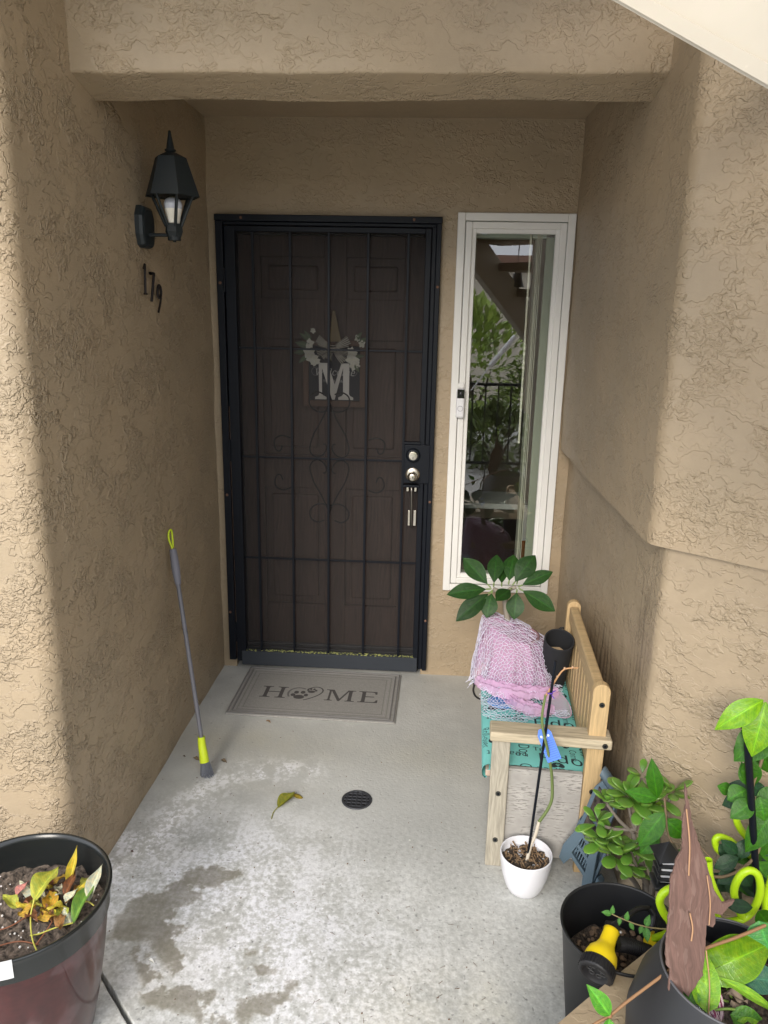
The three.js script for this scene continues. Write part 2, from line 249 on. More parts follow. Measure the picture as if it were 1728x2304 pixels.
{
  const A = jr(.006), B = jr(-.006);
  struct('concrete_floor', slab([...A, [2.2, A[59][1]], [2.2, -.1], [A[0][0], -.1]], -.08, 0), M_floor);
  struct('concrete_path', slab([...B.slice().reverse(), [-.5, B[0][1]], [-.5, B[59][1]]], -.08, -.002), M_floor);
  const pave = dtex(512, 512, (u, v, c) => { const k = .5 + fbm(u * 5, v * 5, 5, 5) * .13 + fbm(u * 60, v * 60, 2, 60) * .06; c[0] = gam(k); c[1] = gam(k * .98); c[2] = gam(k * .93); }); pave.repeat.set(.4, .4);
  const sh = new THREE.Shape([[-14, 14], [14, 14], [14, -12], [-14, -12]].map(p => new THREE.Vector2(...p)));
  const z1 = A[59][1]; sh.holes.push(new THREE.Path([[-.495, .095], [2.195, .095], [2.195, -z1 + .005], [-.495, -z1 + .005]].map(p => new THREE.Vector2(...p))));
  const g = new THREE.ShapeGeometry(sh); g.rotateX(-PI / 2); g.translate(0, -.006, 0); struct('pavement', metreUV(g), new THREE.MeshStandardMaterial({ map: pave, roughness: .85 }));
  const gg = new THREE.PlaneGeometry(300, 300); gg.rotateX(-PI / 2); gg.translate(0, -.05, 0); struct('ground', metreUV(gg), mat(.1, .08, .055, .95));
}
// back wall with door and window openings
{
  const s = new THREE.Shape([[-.4, -.05], [2, -.05], [2, 3.6], [-.4, 3.6]].map(p => new THREE.Vector2(...p)));
  const hole = (x0, x1, y0, y1) => s.holes.push(new THREE.Path([[x0, y0], [x1, y0], [x1, y1], [x0, y1]].map(p => new THREE.Vector2(...p))));
  hole(.03, .945, -.05, 2.085); hole(1.062, 1.508, .47, 2.118);
  const g = new THREE.ExtrudeGeometry(s, { depth: .2, bevelEnabled: false }); g.translate(0, 0, -.2);
  building('back_wall', 'shaded tan stucco wall that the dark door and tall white window are set in', metreUV(g), M_stucco);
}
const diag = (t, off = 0) => [1.54 + .779 * t + .627 * off, 1.46 + .627 * t - .779 * off];
building('side_wall', 'long tan stucco wall on the left, with the lantern and house numbers', prism([[-.032, -.19], [-.035, 0], [-.05, 1.2], [-.060, 1.55], ...arcPts(-.115, 1.56, .055, 0, PI * .47, 8), [-1.0, 1.66], [-2.6, 1.80], [-2.6, -.19]], -.05, 3.6, { amp: .004, seed: 3 }), M_stucco2);
{
  const rc = (o, r) => { // outline with a rounded outer corner where the straight wall turns diagonal
    const P = []; const c = [1.54 + o, 1.46]; const n = 7; for (let i = 0; i <= n; i++) { const t = i / n; const a = [c[0], c[1] - r], b = [c[0] + .779 * r, c[1] + .627 * r]; P.push([(1 - t) ** 2 * a[0] + 2 * t * (1 - t) * c[0] + t * t * b[0], (1 - t) ** 2 * a[1] + 2 * t * (1 - t) * c[1] + t * t * b[1]]); } return P;
  };
  const w = thing('corner_wall', 'tan stucco wall on the right that turns a corner, with a ledge across it', 'wall');
  part(w, 'upper_wall', prism([[1.54, -.19], ...rc(0, .03), [4.4, 3.762], [4.7, 3.4], [1.9, 1.1], [1.9, -.19]], 1.145, 3.6, { amp: .004, seed: 11 }), M_stucco3);
  const lowG = prism([[1.584, -.19], ...rc(.042, .022).map(p => [p[0] + .006, p[1]]), [4.41, 3.74], [4.69, 3.41], [1.899, 1.1], [1.899, -.19]], -.05, 1.1452, { amp: .004, seed: 21, uoff: .6 });
  const P = lowG.attributes.position, UV = lowG.attributes.uv; let best = 9, u0 = 0, bz = 9, u1 = 0; for (let i = 0; i < P.count; i++) { if (Math.abs(P.getX(i) - 1.584) > .02) continue; const d = Math.abs(P.getZ(i) - 1.0) + Math.abs(P.getY(i) - .5), e = Math.abs(P.getZ(i) - .6) + Math.abs(P.getY(i) - .5); if (d < best) { best = d; u0 = UV.getX(i); } if (e < bz) { bz = e; u1 = UV.getX(i); } }
  const sg = Math.sign(u1 - u0);     // which way along the wall the print runs
  const mil = dtex(1024, 1024, (u, v, c) => {
    const U = u * 3, Vv = v * 1.2, z = 1.0 - ((U - ((u0 % 3) + 3) % 3) * sg), h = stuccoH[Math.floor(((Vv * 1.02) % 1) * 1023) * 1024 + Math.floor(((U * 1.02) % 1) * 1023)];
    const k0 = 1 + fbm(U * 4, Vv * 4, 3) * .07 + fbm(U * 40, Vv * 40, 2) * .05 + (h - .35) * .1;
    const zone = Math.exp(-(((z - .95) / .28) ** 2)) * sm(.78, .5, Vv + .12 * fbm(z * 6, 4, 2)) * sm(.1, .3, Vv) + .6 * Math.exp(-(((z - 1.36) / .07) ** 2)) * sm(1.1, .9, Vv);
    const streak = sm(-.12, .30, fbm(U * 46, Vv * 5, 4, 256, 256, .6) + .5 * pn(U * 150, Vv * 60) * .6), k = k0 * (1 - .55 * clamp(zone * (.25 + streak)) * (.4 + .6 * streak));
    c[0] = gam(.388 * k); c[1] = gam(.302 * k * 1.01); c[2] = gam(.2 * k * 1.03);
  }); mil.repeat.set(1 / 3, 1 / 1.2);
  const mm = stuccoMat(.3, .0125); mm.map = mil; part(w, 'lower_wall', lowG, mm, 'lower part of the wall, streaked with dark mildew behind the bench');
}
{ // beam: a plastered lintel, rounded below, running up into the storey above
  const prof = [[.19, 2.34], [.03, 2.335]];
  const rr = .018, P = []; P.push([1.05, 3.6], [1.05, 2.34], [1.055, 2.324], [1.060, 2.3165], [1.064, 2.3155], [1.070, 2.3165], [1.190, 2.3465], [1.200, 2.349], [1.204, 2.352], [1.2055, 2.357], [1.206, 2.366], [1.214, 2.6], [1.22, 3.6]);
  const nx = 70, rs = []; for (let i = 0; i < P.length - 1; i++) { const a = P[i], b = P[i + 1], l = Math.hypot(b[0] - a[0], b[1] - a[1]), n = Math.max(1, Math.round(l / .04)); for (let k = 0; k < n; k++) rs.push([a[0] + (b[0] - a[0]) * k / n, a[1] + (b[1] - a[1]) * k / n]); } rs.push(P[P.length - 1]);
  const pos = [], uv = [], idx = []; let acc = 0;
  rs.forEach((q, j) => { if (j) acc += Math.hypot(q[0] - rs[j - 1][0], q[1] - rs[j - 1][1]); for (let i = 0; i <= nx; i++) { const x = -.2 + i / nx * 1.95, sag = .006 * fbm(x * 2.2, 3, 2) + .012 * (x - .8); const f = fbm(x * 4, acc * 5, 2) * .004; const skew = -.028 * (x - .75); pos.push(x, q[1] + sag + (q[1] > 2.5 ? 0 : f), q[0] + f + skew); uv.push(x, acc); } });
  for (let j = 0; j < rs.length - 1; j++) for (let i = 0; i < nx; i++) { const a = j * (nx + 1) + i, b = a + 1, c = a + nx + 1, e = c + 1; idx.push(a, c, b, b, c, e); }
  const g = new THREE.BufferGeometry(); g.setAttribute('position', new THREE.Float32BufferAttribute(pos, 3)); g.setAttribute('uv', new THREE.Float32BufferAttribute(uv, 2)); g.setIndex(idx); g.computeVertexNormals();
  const back = bx(-.2, 1.75, 2.7, 3.59, 1.06, 1.19, 0);
  building('beam', 'tan stucco beam spanning the top of the entry recess', merge([g, back]), M_beam, 'beam');
}
building('porch_ceiling', 'smooth dim ceiling strip behind the stucco beam', bx(-.3, 1.75, 2.505, 2.7, -.15, 1.1, 0), M_smooth, 'ceiling');

// ---------------------------------------------------------------- stairs and landing overhead, courtyard behind the photographer
const SD = [.616, .788], SN = [-.788, .616];                 // run of the stairs (down), and across them towards the courtyard
const sp = (s, o) => [s * SD[0] + o * SN[0] + .0, s * SD[1] + o * SN[1]];
const SO = 1.3 * SN[0] + 2.62 * SN[1];                       // offset of the outer stringer
{
  const st = thing('stairs', 'pale cream stair stringer slanting across the top right corner', 'stairs');
  const stringer = (o0, o1, s0, s1, lo, hi) => { const g = new THREE.BoxGeometry(1, 1, 1, 24, 1, 1), p = g.attributes.position; for (let i = 0; i < p.count; i++) { const s = s0 + (p.getX(i) + .5) * (s1 - s0), o = o0 + (p.getZ(i) + .5) * (o1 - o0), y = 3.778 - .6425 * s + (p.getY(i) > 0 ? hi : lo), q = sp(s, o); p.setXYZ(i, q[0], y, q[1]); } g.computeVertexNormals(); return metreUV(g); };
  part(st, 'stringer', [stringer(SO - .055, SO - .004, 1.45, 5.2, 0, .30), stringer(SO - .06, SO, 1.45, 5.2, .004, .022)], M_cream);
  const tm = mat(.3, .23, .17, .8);
  for (let k = 0; k < 13; k++) {
    const s = 1.75 + k * .285, y = 3.778 - .6425 * s + .30; const a = sp(s - .15, SO - .06), b = sp(s + .15, SO - .06), c = sp(s + .15, SO - 1.12), d = sp(s - .15, SO - 1.12);
    const sh = new THREE.Shape([a, b, c, d].map(p => new THREE.Vector2(p[0], -p[1]))); const g = new THREE.ExtrudeGeometry(sh, { depth: .06, bevelEnabled: false }); g.rotateX(-PI / 2); g.translate(0, y, 0); part(st, 'tread', g, tm);
  }
  struct('unseen_landing', bx(-2.8, .95, 2.98, 3.14, 1.15, 2.95, .01), M_cream);  // slab out of view, its reach stretched to shade the beam and upper walls
  single('bell', 'dark hanging metal bell under the stairs', 'bell', [(() => { const g = lathe([[.001, .07], [.02, .068], [.035, .05], [.042, 0], [.055, -.045], [.06, -.05], [.052, -.05], [.0, -.04]], 24); g.translate(1.62, 1.98, 2.95); return g; })(), rod([1.62, 2.04, 2.95], [1.62, 2.4, 2.95], .004), bx(1.55, 1.69, 1.90, 1.91, 2.94, 2.96)], mat(.05, .035, .025, .5));
}
const foliageMat = (r, g, b) => new THREE.MeshStandardMaterial({ color: L(r, g, b), roughness: .55, vertexColors: true, side: THREE.DoubleSide });
function bush(name, label, cx, cz, y0, r, h, n, seed, m, lw = .05) {
  const R = rng(seed), gs = [];
  for (let i = 0; i < n; i++) { const a = R() * PI * 2, e = R() * PI - PI / 2, q = .75 + .3 * R() + .18 * Math.sin(a * 3 + e * 4); const p = [cx + r * q * Math.cos(a) * Math.cos(e), y0 + h / 2 + h / 2 * q * Math.sin(e), cz + r * q * Math.sin(a) * Math.cos(e)]; const d = [p[0] - cx + (R() - .5) * r, (p[1] - y0 - h * .4) + (R() - .5) * r, p[2] - cz + (R() - .5) * r]; const l = Math.hypot(...d), s = lw * (1 + R()); const g = leafGeo(p, [p[0] + d[0] / l * s, p[1] + d[1] / l * s, p[2] + d[2] / l * s], s * .55, { nl: 2, nw: 1, up: [R() - .5, 1, R() - .5] }); const k = .6 + .8 * R(); gs.push(tint(g, k, k, k * .8)); }
  const t = thing(name, label, 'shrub'); part(t, 'crown', gs, m); const mm = mat(.08, .06, .04, .9); part(t, 'trunk', [taperTube([[cx, 0, cz], [cx + .05, y0 + h * .3, cz], [cx - .03, y0 + h * .6, cz]], .05, .02), taperTube([[cx, y0 * .5, cz], [cx + r * .4, y0 + h * .5, cz + .1]], .03, .01), taperTube([[cx, y0 * .5, cz], [cx - r * .4, y0 + h * .5, cz - .1]], .03, .01)], mm);
}
bush('hedge_shrub', 'rounded bright green shrub mirrored in the window glass', 1.45, 6.6, .2, .75, 1.55, 2200, 5, foliageMat(.27, .36, .10), .085);
bush('hedge_shrub', 'lower dark green shrub beside the courtyard railing', 2.5, 6.4, .1, .7, 1.0, 1200, 6, foliageMat(.14, .2, .05), .08);
bush('hedge_shrub', 'small grassy green shrub behind the photographer', 1.75, 5.3, .0, .4, .6, 400, 8, foliageMat(.08, .12, .03), .09);
{
  const t = thing('railing', 'black iron railing across the courtyard', 'railing'); part(t, 'rail', [bx(-1.5, 3.5, .96, .99, 4.88, 4.92), bx(-1.5, 3.5, .1, .13, 4.88, 4.92)], M_black);
  for (let i = 0; i <= 36; i++) { const x = -1.45 + i * .137; part(t, 'picket', bx(x - .008, x + .008, .1, .98, 4.892, 4.908, 0), M_black); }
  const b = thing('opposite_building', 'pale stucco building across the courtyard', 'building'); const w = mat(.62, .56, .46, .8);
  part(b, 'wall', bx(-9, 9, -.05, 2.6, 12, 12.3, 0), w); part(b, 'roof', bx(-9.2, 9.2, 2.6, 2.75, 11.7, 12.6, 0), mat(.25, .14, .1, .8));
  single('garden_stake', 'white tipped garden stake leaning in the courtyard', 'stake', [rod([1.56, 1.2, 4.45], [1.80, 1.5, 4.5], .024), rod([1.38, .95, 4.45], [1.56, 1.2, 4.45], .007)], mat(.8, .82, .85, .4));
}

// ---------------------------------------------------------------- wooden front door behind the security door
const T_door = woodTex(.078, .045, .034, 4, 1, .5); T_door.repeat.set(2.2, 2.2);
const M_door = new THREE.MeshStandardMaterial({ map: T_door, roughness: .6 });
{
  const t = thing('entry_door', 'dark brown six panel wooden door behind the black screen door', 'door', [0, 0, 0]);
  const z = -.135;
  part(t, 'stile', bx(.065, .165, .03, 2.05, z - .02, z + .02), M_door); part(t, 'stile', bx(.455, .555, .03, 2.05, z - .021, z + .02), M_door); part(t, 'stile', bx(.815, .915, .03, 2.05, z - .02, z + .02), M_door);
  for (const [y0, y1] of [[.03, .3], [.9, 1.06], [1.6, 1.78], [1.96, 2.05]]) for (const [x0, x1] of [[.165, .455], [.555, .815]]) part(t, 'rail', bx(x0, x1, y0, y1, z - .019, z + .0195, .002), M_door);
  for (const [y0, y1] of [[.3, .9], [1.06, 1.6], [1.78, 1.96]]) for (const [x0, x1] of [[.165, .455], [.555, .815]]) part(t, 'panel', [bx(x0, x1, y0, y1, z - .016, z - .002, 0), bx(x0 + .03, x1 - .03, y0 + .035, y1 - .035, z - .01, z + .013, .012)], M_door);
  const fm = mat(.03, .022, .02, .6);
  part(t, 'door_frame', [bx(.03, .065, 0, 2.085, -.19, -.06), bx(.915, .945, 0, 2.085, -.19, -.06), bx(.065, .915, 2.05, 2.085, -.19, -.06), bx(0, 1, 0, 2.1, -.24, -.205, 0)], fm);
  part(t, 'sill', [bx(.05, .93, 0, .03, -.2, -.02, .006), bx(.065, .915, .03, .06, -.115, -.04, .004), bx(.065, .915, .055, .075, -.115, -.075, .004), bx(.065, .915, .075, .092, -.115, -.095, .004)], mat(.06, .063, .07, .4, { metalness: .4 }));
}
// ---------------------------------------------------------------- welcome board hanging on the wooden door
{
  const t = thing('welcome_board', 'framed chalkboard with a white letter M, striped bow and white flowers', 'door sign');
  const wm = new THREE.MeshStandardMaterial({ map: woodTex(.13, .075, .05, 9), roughness: .7 }), z = -.095;
  part(t, 'frame', [bx(.360, .386, 1.298, 1.60, z, z + .02), bx(.622, .648, 1.298, 1.60, z, z + .02), bx(.386, .622, 1.298, 1.326, z, z + .0195), bx(.386, .622, 1.575, 1.60, z, z + .0195)], wm);
  const bt = cvtex(512, 560, (g, w, h) => { g.fillStyle = '#1d2530'; g.fillRect(0, 0, w, h); for (let i = 0; i < 90; i++) { g.fillStyle = `rgba(150,160,170,${.02 + .03 * (i % 3)})`; g.fillRect((i * 97) % w, (i * 53) % h, 30, 2); } g.fillStyle = 'rgba(225,225,220,.85)'; g.textAlign = 'center'; g.font = 'italic 92px serif'; g.fillText('Welcome', w / 2, 300); g.font = '34px sans-serif'; g.fillText('TO OUR HOME', w / 2, 372); g.lineWidth = 4; g.strokeStyle = 'rgba(190,190,185,.7)'; for (const x of [70, 440]) { g.beginPath(); g.arc(x, 262, 42, 0, 6); g.stroke(); } });
  const bg = new THREE.BoxGeometry(.236, .25, .006); bg.translate(.504, 1.4505, z + .006); part(t, 'board', bg, [mat(.02, .02, .025), mat(.02, .02, .025), mat(.02, .02, .025), mat(.02, .02, .025), new THREE.MeshStandardMaterial({ map: bt, roughness: .8 }), mat(.02, .02, .025)]);
  const M = [[.415, 1.331], [.468, 1.331], [.468, 1.342], [.452, 1.35], [.447, 1.356], [.447, 1.475], [.494, 1.331], [.506, 1.331], [.545, 1.478], [.545, 1.356], [.538, 1.348], [.523, 1.342], [.523, 1.331], [.592, 1.331], [.592, 1.342], [.578, 1.349], [.573, 1.356], [.573, 1.497], [.537, 1.497], [.506, 1.40], [.474, 1.497], [.432, 1.497], [.434, 1.356], [.430, 1.348], [.415, 1.342]];
  const lg = new THREE.ExtrudeGeometry(new THREE.Shape(M.map(p => new THREE.Vector2(...p))), { depth: .004, bevelEnabled: false }); lg.translate(0, 0, z + .0095);
  part(t, 'letter', lg, mat(.86, .84, .80, .8));
  // cloth hanger loop above, bow, flowers
  const hs = new THREE.ExtrudeGeometry(new THREE.Shape([[.500, 1.727], [.505, 1.727], [.534, 1.596], [.487, 1.596]].map(p => new THREE.Vector2(...p))), { depth: .006, bevelEnabled: true, bevelSize: .003, bevelThickness: .003, bevelSegments: 2 }); hs.translate(0, 0, z + .02); part(t, 'hanger_ribbon', hs, mat(.33, .26, .15, .9));
  const stripe = cvtex(128, 64, (g) => { g.fillStyle = '#d8d4c8'; g.fillRect(0, 0, 128, 64); g.fillStyle = '#191919'; for (let i = 0; i < 4; i++) g.fillRect(0, i * 16 + 3, 128, 7); });
  const sm_ = new THREE.MeshStandardMaterial({ map: stripe, roughness: .8, side: THREE.DoubleSide }), bow = [];
  for (const [x, y, w] of [[.428, 1.606, .034], [.436, 1.590, .03], [.572, 1.604, .034], [.566, 1.590, .03], [.428, 1.54, .028], [.449, 1.525, .03], [.572, 1.543, .026], [.553, 1.507, .034], [.478, 1.516, .03]]) { const g = new THREE.BoxGeometry(1, 1, .004, 10, 1, 1), p = g.attributes.position, dx = x - .5, dy = y - 1.565, l = Math.hypot(dx, dy); for (let i = 0; i < p.count; i++) { const s = p.getX(i) + .5, q = p.getY(i) * w * (.35 + .75 * s); p.setXYZ(i, .5 + dx * s - dy / l * q, 1.565 + dy * s + dx / l * q, z + .03 + .022 * Math.sin(s * PI) + p.getZ(i)); } g.computeVertexNormals(); bow.push(g); }
  part(t, 'bow', bow, sm_); part(t, 'bow_knot', new THREE.SphereGeometry(.017, 12, 8).translate(.5, 1.565, z + .045), sm_);
  const fl = mat(.75, .75, .7, .8, { side: THREE.DoubleSide, vertexColors: true }), lf = mat(.12, .16, .1, .7, { side: THREE.DoubleSide, vertexColors: true }), R = rng(12);
  for (const [x, y, r] of [[.395, 1.585, .022], [.39, 1.545, .03], [.405, 1.52, .03], [.42, 1.505, .024], [.585, 1.545, .028], [.59, 1.515, .033], [.60, 1.49, .026], [.632, 1.587, .017], [.612, 1.612, .015], [.41, 1.64, .013]]) { const gs = []; for (let i = 0; i < 6; i++) { const a = i * 1.05 + R(); gs.push(leafGeo([x, y, z + .03], [x + r * Math.cos(a), y + r * Math.sin(a), z + .035 + .012 * R()], r * .9, { nl: 4, nw: 1, up: [0, 0, 1], rib: 1 })); } part(t, 'flower', gs, fl); }
  for (const [x, y, a, l] of [[.40, 1.57, 2.9, .075], [.38, 1.55, 3.3, .06], [.40, 1.6, 2.2, .05], [.395, 1.6, 2.6, .055], [.60, 1.6, .9, .05], [.615, 1.595, .4, .05], [.60, 1.53, .1, .045], [.60, 1.5, -1.1, .045], [.38, 1.53, 3.9, .05]]) part(t, 'leaf', leafGeo([x, y, z + .03], [x + l * Math.cos(a), y + l * Math.sin(a), z + .04], l * .45, { up: [0, 0, 1], nl: 5, nw: 2 }), lf);
}
// ---------------------------------------------------------------- black security screen door
{
  const t = thing('security_door', 'black steel security screen door with upright bars and a silver knob', 'door');
  const jamb = (g) => part(t, 'jamb', g, M_black);
  jamb(bx(.002, .034, .05, 2.093, .0, .034)); jamb([bx(.951, .972, .035, 2.093, .0, .034), bx(.932, .951, .035, 2.08, .0, .02)]);
  part(t, 'header', [bx(.0, .974, 2.093, 2.12, .0, .036), bx(.034, .951, 2.078, 2.0925, .0, .018)], M_black);
  part(t, 'stile', bx(.040, .086, .045, 2.074, .004, .032), M_black); part(t, 'stile', [bx(.905, .930, .045, 2.074, .004, .032)], M_black);
  part(t, 'top_rail', bx(.086, .905, 2.052, 2.074, .005, .031), M_black);
  part(t, 'kick_plate', bx(.064, .928, .028, .102, .002, .04, .006), mat(.028, .034, .044, .8));
  for (const x of [.160, .323, .491, .661, .833]) part(t, 'bar', bx(x - .0056, x + .0056, .098, 2.052, .012, .024, .0015), M_black);
  for (const y of [1.562, 1.068, .577]) part(t, 'crossbar', bx(.086, .905, y - .0042, y + .0042, .002, .0105, .0015), M_black);
  const mesh = new THREE.MeshStandardMaterial({ color: L(.028, .026, .026), roughness: .9, transparent: true, opacity: .54, side: THREE.DoubleSide });
  part(t, 'screen', new THREE.PlaneGeometry(.82, 1.955).translate(.4955, 1.075, -.004), mesh);
  const scr = (pts) => { part(t, 'scroll', tube(pts.map(p => [p[0], p[1], -.010]), .0035, 36, 6), M_black); };
  const mir = pts => pts.map(p => [.982 - p[0], p[1]]);
  const curl = [[.491, .807], [.474, .848], [.447, .903], [.417, .957], [.400, 1.018], [.412, 1.05], [.436, 1.06], [.462, 1.048], [.478, 1.02], [.474, 1.0], [.462, .998]];
  scr(curl); scr(mir(curl)); const lc = [[.491, .842], [.452, .85], [.42, .84], [.399, .811], [.406, .776], [.437, .760], [.467, .770]]; scr(lc); scr(mir(lc));
  const up = curl.map(p => [p[0], 2.132 - p[1]]); scr(up); scr(mir(up)); const uc = lc.map(p => [p[0], 2.132 - p[1]]); scr(uc); scr(mir(uc));
  const e = [[.272, .959], [.262, .983], [.245, .98], [.235, .955], [.240, .927], [.271, .911], [.31, .922]]; scr(e); scr(mir(e)); const e2 = e.map(p => [p[0], 2.08 - p[1]]); scr(e2); scr(mir(e2));
  // lock box, deadbolt, knob
  part(t, 'lock_plate', [bx(.838, .955, .972, 1.150, .018, .037, .003), bx(.836, .912, 1.153, 1.164, .015, .045, .002), bx(.836, .912, .955, .966, .015, .05, .002)], M_black);
  const steel = mat(.62, .58, .5, .26, { metalness: 1 });
  const disc = (prof, x, y, z) => { const g = lathe(prof, 40); g.rotateX(PI / 2); g.translate(x, y, z); return g; };
  const db = part(t, 'deadbolt', disc([[0, .012], [.018, .012], [.020, .010], [.021, 0]], .879, 1.103, .046), steel);
  part(db, 'rim', disc([[.021, .004], [.024, .006], [.030, .004], [.033, -.008]], .879, 1.103, .046), M_black); part(db, 'keyhole', bx(.8775, .8805, 1.088, 1.098, .056, .0585, 0), M_black);
  const kn = part(t, 'door_knob', disc([[0, .058], [.012, .058], [.018, .054], [.022, .046], [.021, .034], [.014, .024], [.013, .01]], .879, 1.012, .037), steel);
  part(kn, 'rose', disc([[.012, .008], [.024, .007], [.032, .003], [.033, 0]], .879, 1.014, .038), steel); part(kn, 'keyhole', bx(.8775, .8805, 1.007, 1.017, .094, .0955, 0), M_black);
  const ph = part(t, 'pull_handle', tube([[.876, .97, .02], [.876, .955, .045], [.877, .92, .052], [.879, .82, .05], [.880, .775, .04], [.880, .765, .02]], .005, 30, 10), mat(.25, .24, .22, .3, { metalness: 1 }));
  part(ph, 'mount', bx(.862, .873, .765, .84, .014, .02, .002), steel); part(ph, 'mount', bx(.887, .901, .765, .84, .014, .02, .002), steel); part(ph, 'mount', bx(.852, .864, .93, .953, .014, .022, .002), steel); part(ph, 'mount', bx(.888, .900, .93, .953, .014, .022, .002), steel);
  const rust = mat(.16, .085, .055, .8);
  for (const [x, y] of [[.017, .889], [.013, .303], [.962, .886], [.961, .298], [.116, 2.106], [.854, 2.107], [.962, 1.837], [.018, 1.838]]) { const g = new THREE.SphereGeometry(.0065, 10, 6); g.scale(1, 1, .5); g.translate(x, y, .0355); part(t, 'bolt', g, rust); }
  for (const y of [.2, 1.1, 1.85]) part(t, 'hinge', [rod([.037, y - .05, .036], [.037, y + .05, .036], .005)], M_black);
  single('copper_strip', 'thin rusty gap strip beside the hinges of the black door', 'strip', bx(.0345, .0395, .06, 1.3, .006, .012, 0), mat(.32, .2, .14, .7));
  // yellowed crumbs lying on the kick plate
  const R = rng(3), gs = []; for (let i = 0; i < 300; i++) { const x = .075 + R() * .84, s = .001 + R() * .0024; const g = new THREE.IcosahedronGeometry(s, 0); g.scale(1.6, .6, 1); g.translate(x, .1022 + R() * .002, .012 + R() * .024); gs.push(g); }
  single('debris', 'yellow crumbs of pollen lying along the kick plate', 'debris', gs, mat(.38, .40, .14, .9)).userData.kind = 'stuff';
}
// ---------------------------------------------------------------- tall window, its doorbell and what is seen inside
{
  const t = thing('tall_window', 'tall narrow white framed window beside the dark door', 'window');
  const fr = (x0, x1, y0, y1, w, z0, z1) => [bx(x0, x0 + w, y0, y1, z0, z1, .004), bx(x1 - w, x1, y0, y1, z0, z1, .004), bx(x0 + w - .001, x1 - w + .001, y1 - w, y1, z0, z1 - .0008, .004), bx(x0 + w - .001, x1 - w + .001, y0, y0 + w, z0, z1 - .0008, .004)];
  part(t, 'outer_frame', fr(1.038, 1.533, .45, 2.142, .033, 0, .016), M_white);
  part(t, 'sash', [...fr(1.0735, 1.4985, .4855, 2.1065, .028, -.02, .008), ...fr(1.1, 1.474, .512, 2.081, .02, -.03, -.004)], M_white);
  part(t, 'glazing_bead', fr(1.109, 1.465, .521, 2.072, .008, -.02, -.008), mat(.62, .62, .6, .5));
  part(t, 'reveal', [bx(1.062, 1.0735, .47, 2.118, -.2, -.02, 0), bx(1.4985, 1.508, .47, 2.118, -.2, -.02, 0), bx(1.0735, 1.4985, 2.1065, 2.118, -.2, -.02, 0), bx(1.0735, 1.4985, .47, .4855, -.2, -.02, 0)], mat(.42, .47, .38, .8));
  part(t, 'pane', new THREE.PlaneGeometry(.36, 1.555).translate(1.287, 1.2965, -.017), phys(.93, .97, .95, .0, { transmission: 1, thickness: 0, ior: 2.3 }));
  part(t, 'latch', bx(1.113, 1.119, .62, .68, -.005, .001, .001), M_white);
  const d = thing('doorbell', 'small white video doorbell on the left side of the window frame', 'doorbell');
  part(d, 'body', bx(1.063, 1.101, 1.276, 1.408, .014, .034, .012, 4), mat(.78, .78, .8, .4)); part(d, 'camera_panel', bx(1.0665, 1.0975, 1.365, 1.4045, .033, .0362, .008, 3), mat(.006, .006, .007, .15));
  const ln = new THREE.SphereGeometry(.0075, 16, 10); ln.scale(1, 1, .4); ln.translate(1.082, 1.385, .0362); part(d, 'lens', ln, mat(.03, .03, .035, .1));
  part(d, 'button', new THREE.TorusGeometry(.0115, .0012, 6, 32).translate(1.082, 1.319, .034), mat(.35, .36, .4, .4)); part(d, 'plate', bx(1.068, 1.096, 1.408, 1.43, .008, .018, .003), M_white);
  const bl = thing('window_blind', 'bunched vertical blind cords and a white wand behind the glass', 'blind'); const bm = mat(.5, .5, .4, .6);
  part(bl, 'wand', [rod([1.357, 2.1, -.06], [1.362, 1.16, -.06], .005), new THREE.SphereGeometry(.007, 8, 6).translate(1.362, 1.16, -.06)], mat(.75, .73, .62, .5));
  for (const [x0, x1] of [[1.386, 1.386], [1.394, 1.390], [1.404, 1.396], [1.417, 1.404]]) part(bl, 'slat', bx(Math.min(x0, x1), Math.min(x0, x1) + .003, .55, 2.1, -.14, -.06, .001), bm);
  part(bl, 'vane', bx(1.425, 1.466, .53, 2.07, -.075, -.07, .001), mat(.26, .29, .22, .7)); part(bl, 'head_rail', bx(1.075, 1.497, 2.05, 2.1, -.16, -.07), mat(.45, .52, .45, .6));
  // dim room: closed shell
  const rm = thing('living_room', 'dim brown living room seen through the tall window', 'room'); const wm = mat(.52, .44, .34, .9);
  part(rm, 'wall', [bx(.6, 3.4, 0, 2.5, -3.1, -3, 0), bx(.5, .6, 0, 2.5, -3, -.205, 0), bx(3.4, 3.5, 0, 2.5, -3, -.205, 0), bx(1.99, 3.4, 0, 2.5, -.25, -.205, 0)], wm);
  part(rm, 'floor', bx(.5, 3.5, -.05, .0, -3, -.205, 0), mat(.12, .1, .09, .7)); part(rm, 'ceiling', bx(.5, 3.5, 2.5, 2.6, -3, -.2, 0), wm);
  single('shelf', 'pale low shelf inside the room behind the glass', 'shelf', [bx(1.0, 1.5, .70, .73, -.9, -.6), bx(1.0, 1.02, 0, .7, -.9, -.6), bx(1.48, 1.5, 0, .7, -.9, -.6)], mat(.4, .4, .38, .6));
  single('storage_box', 'orange and dark box low behind the window', 'box', [bx(1.46, 1.62, .42, .56, -.5, -.3, .01)], mat(.4, .14, .03, .7));
}
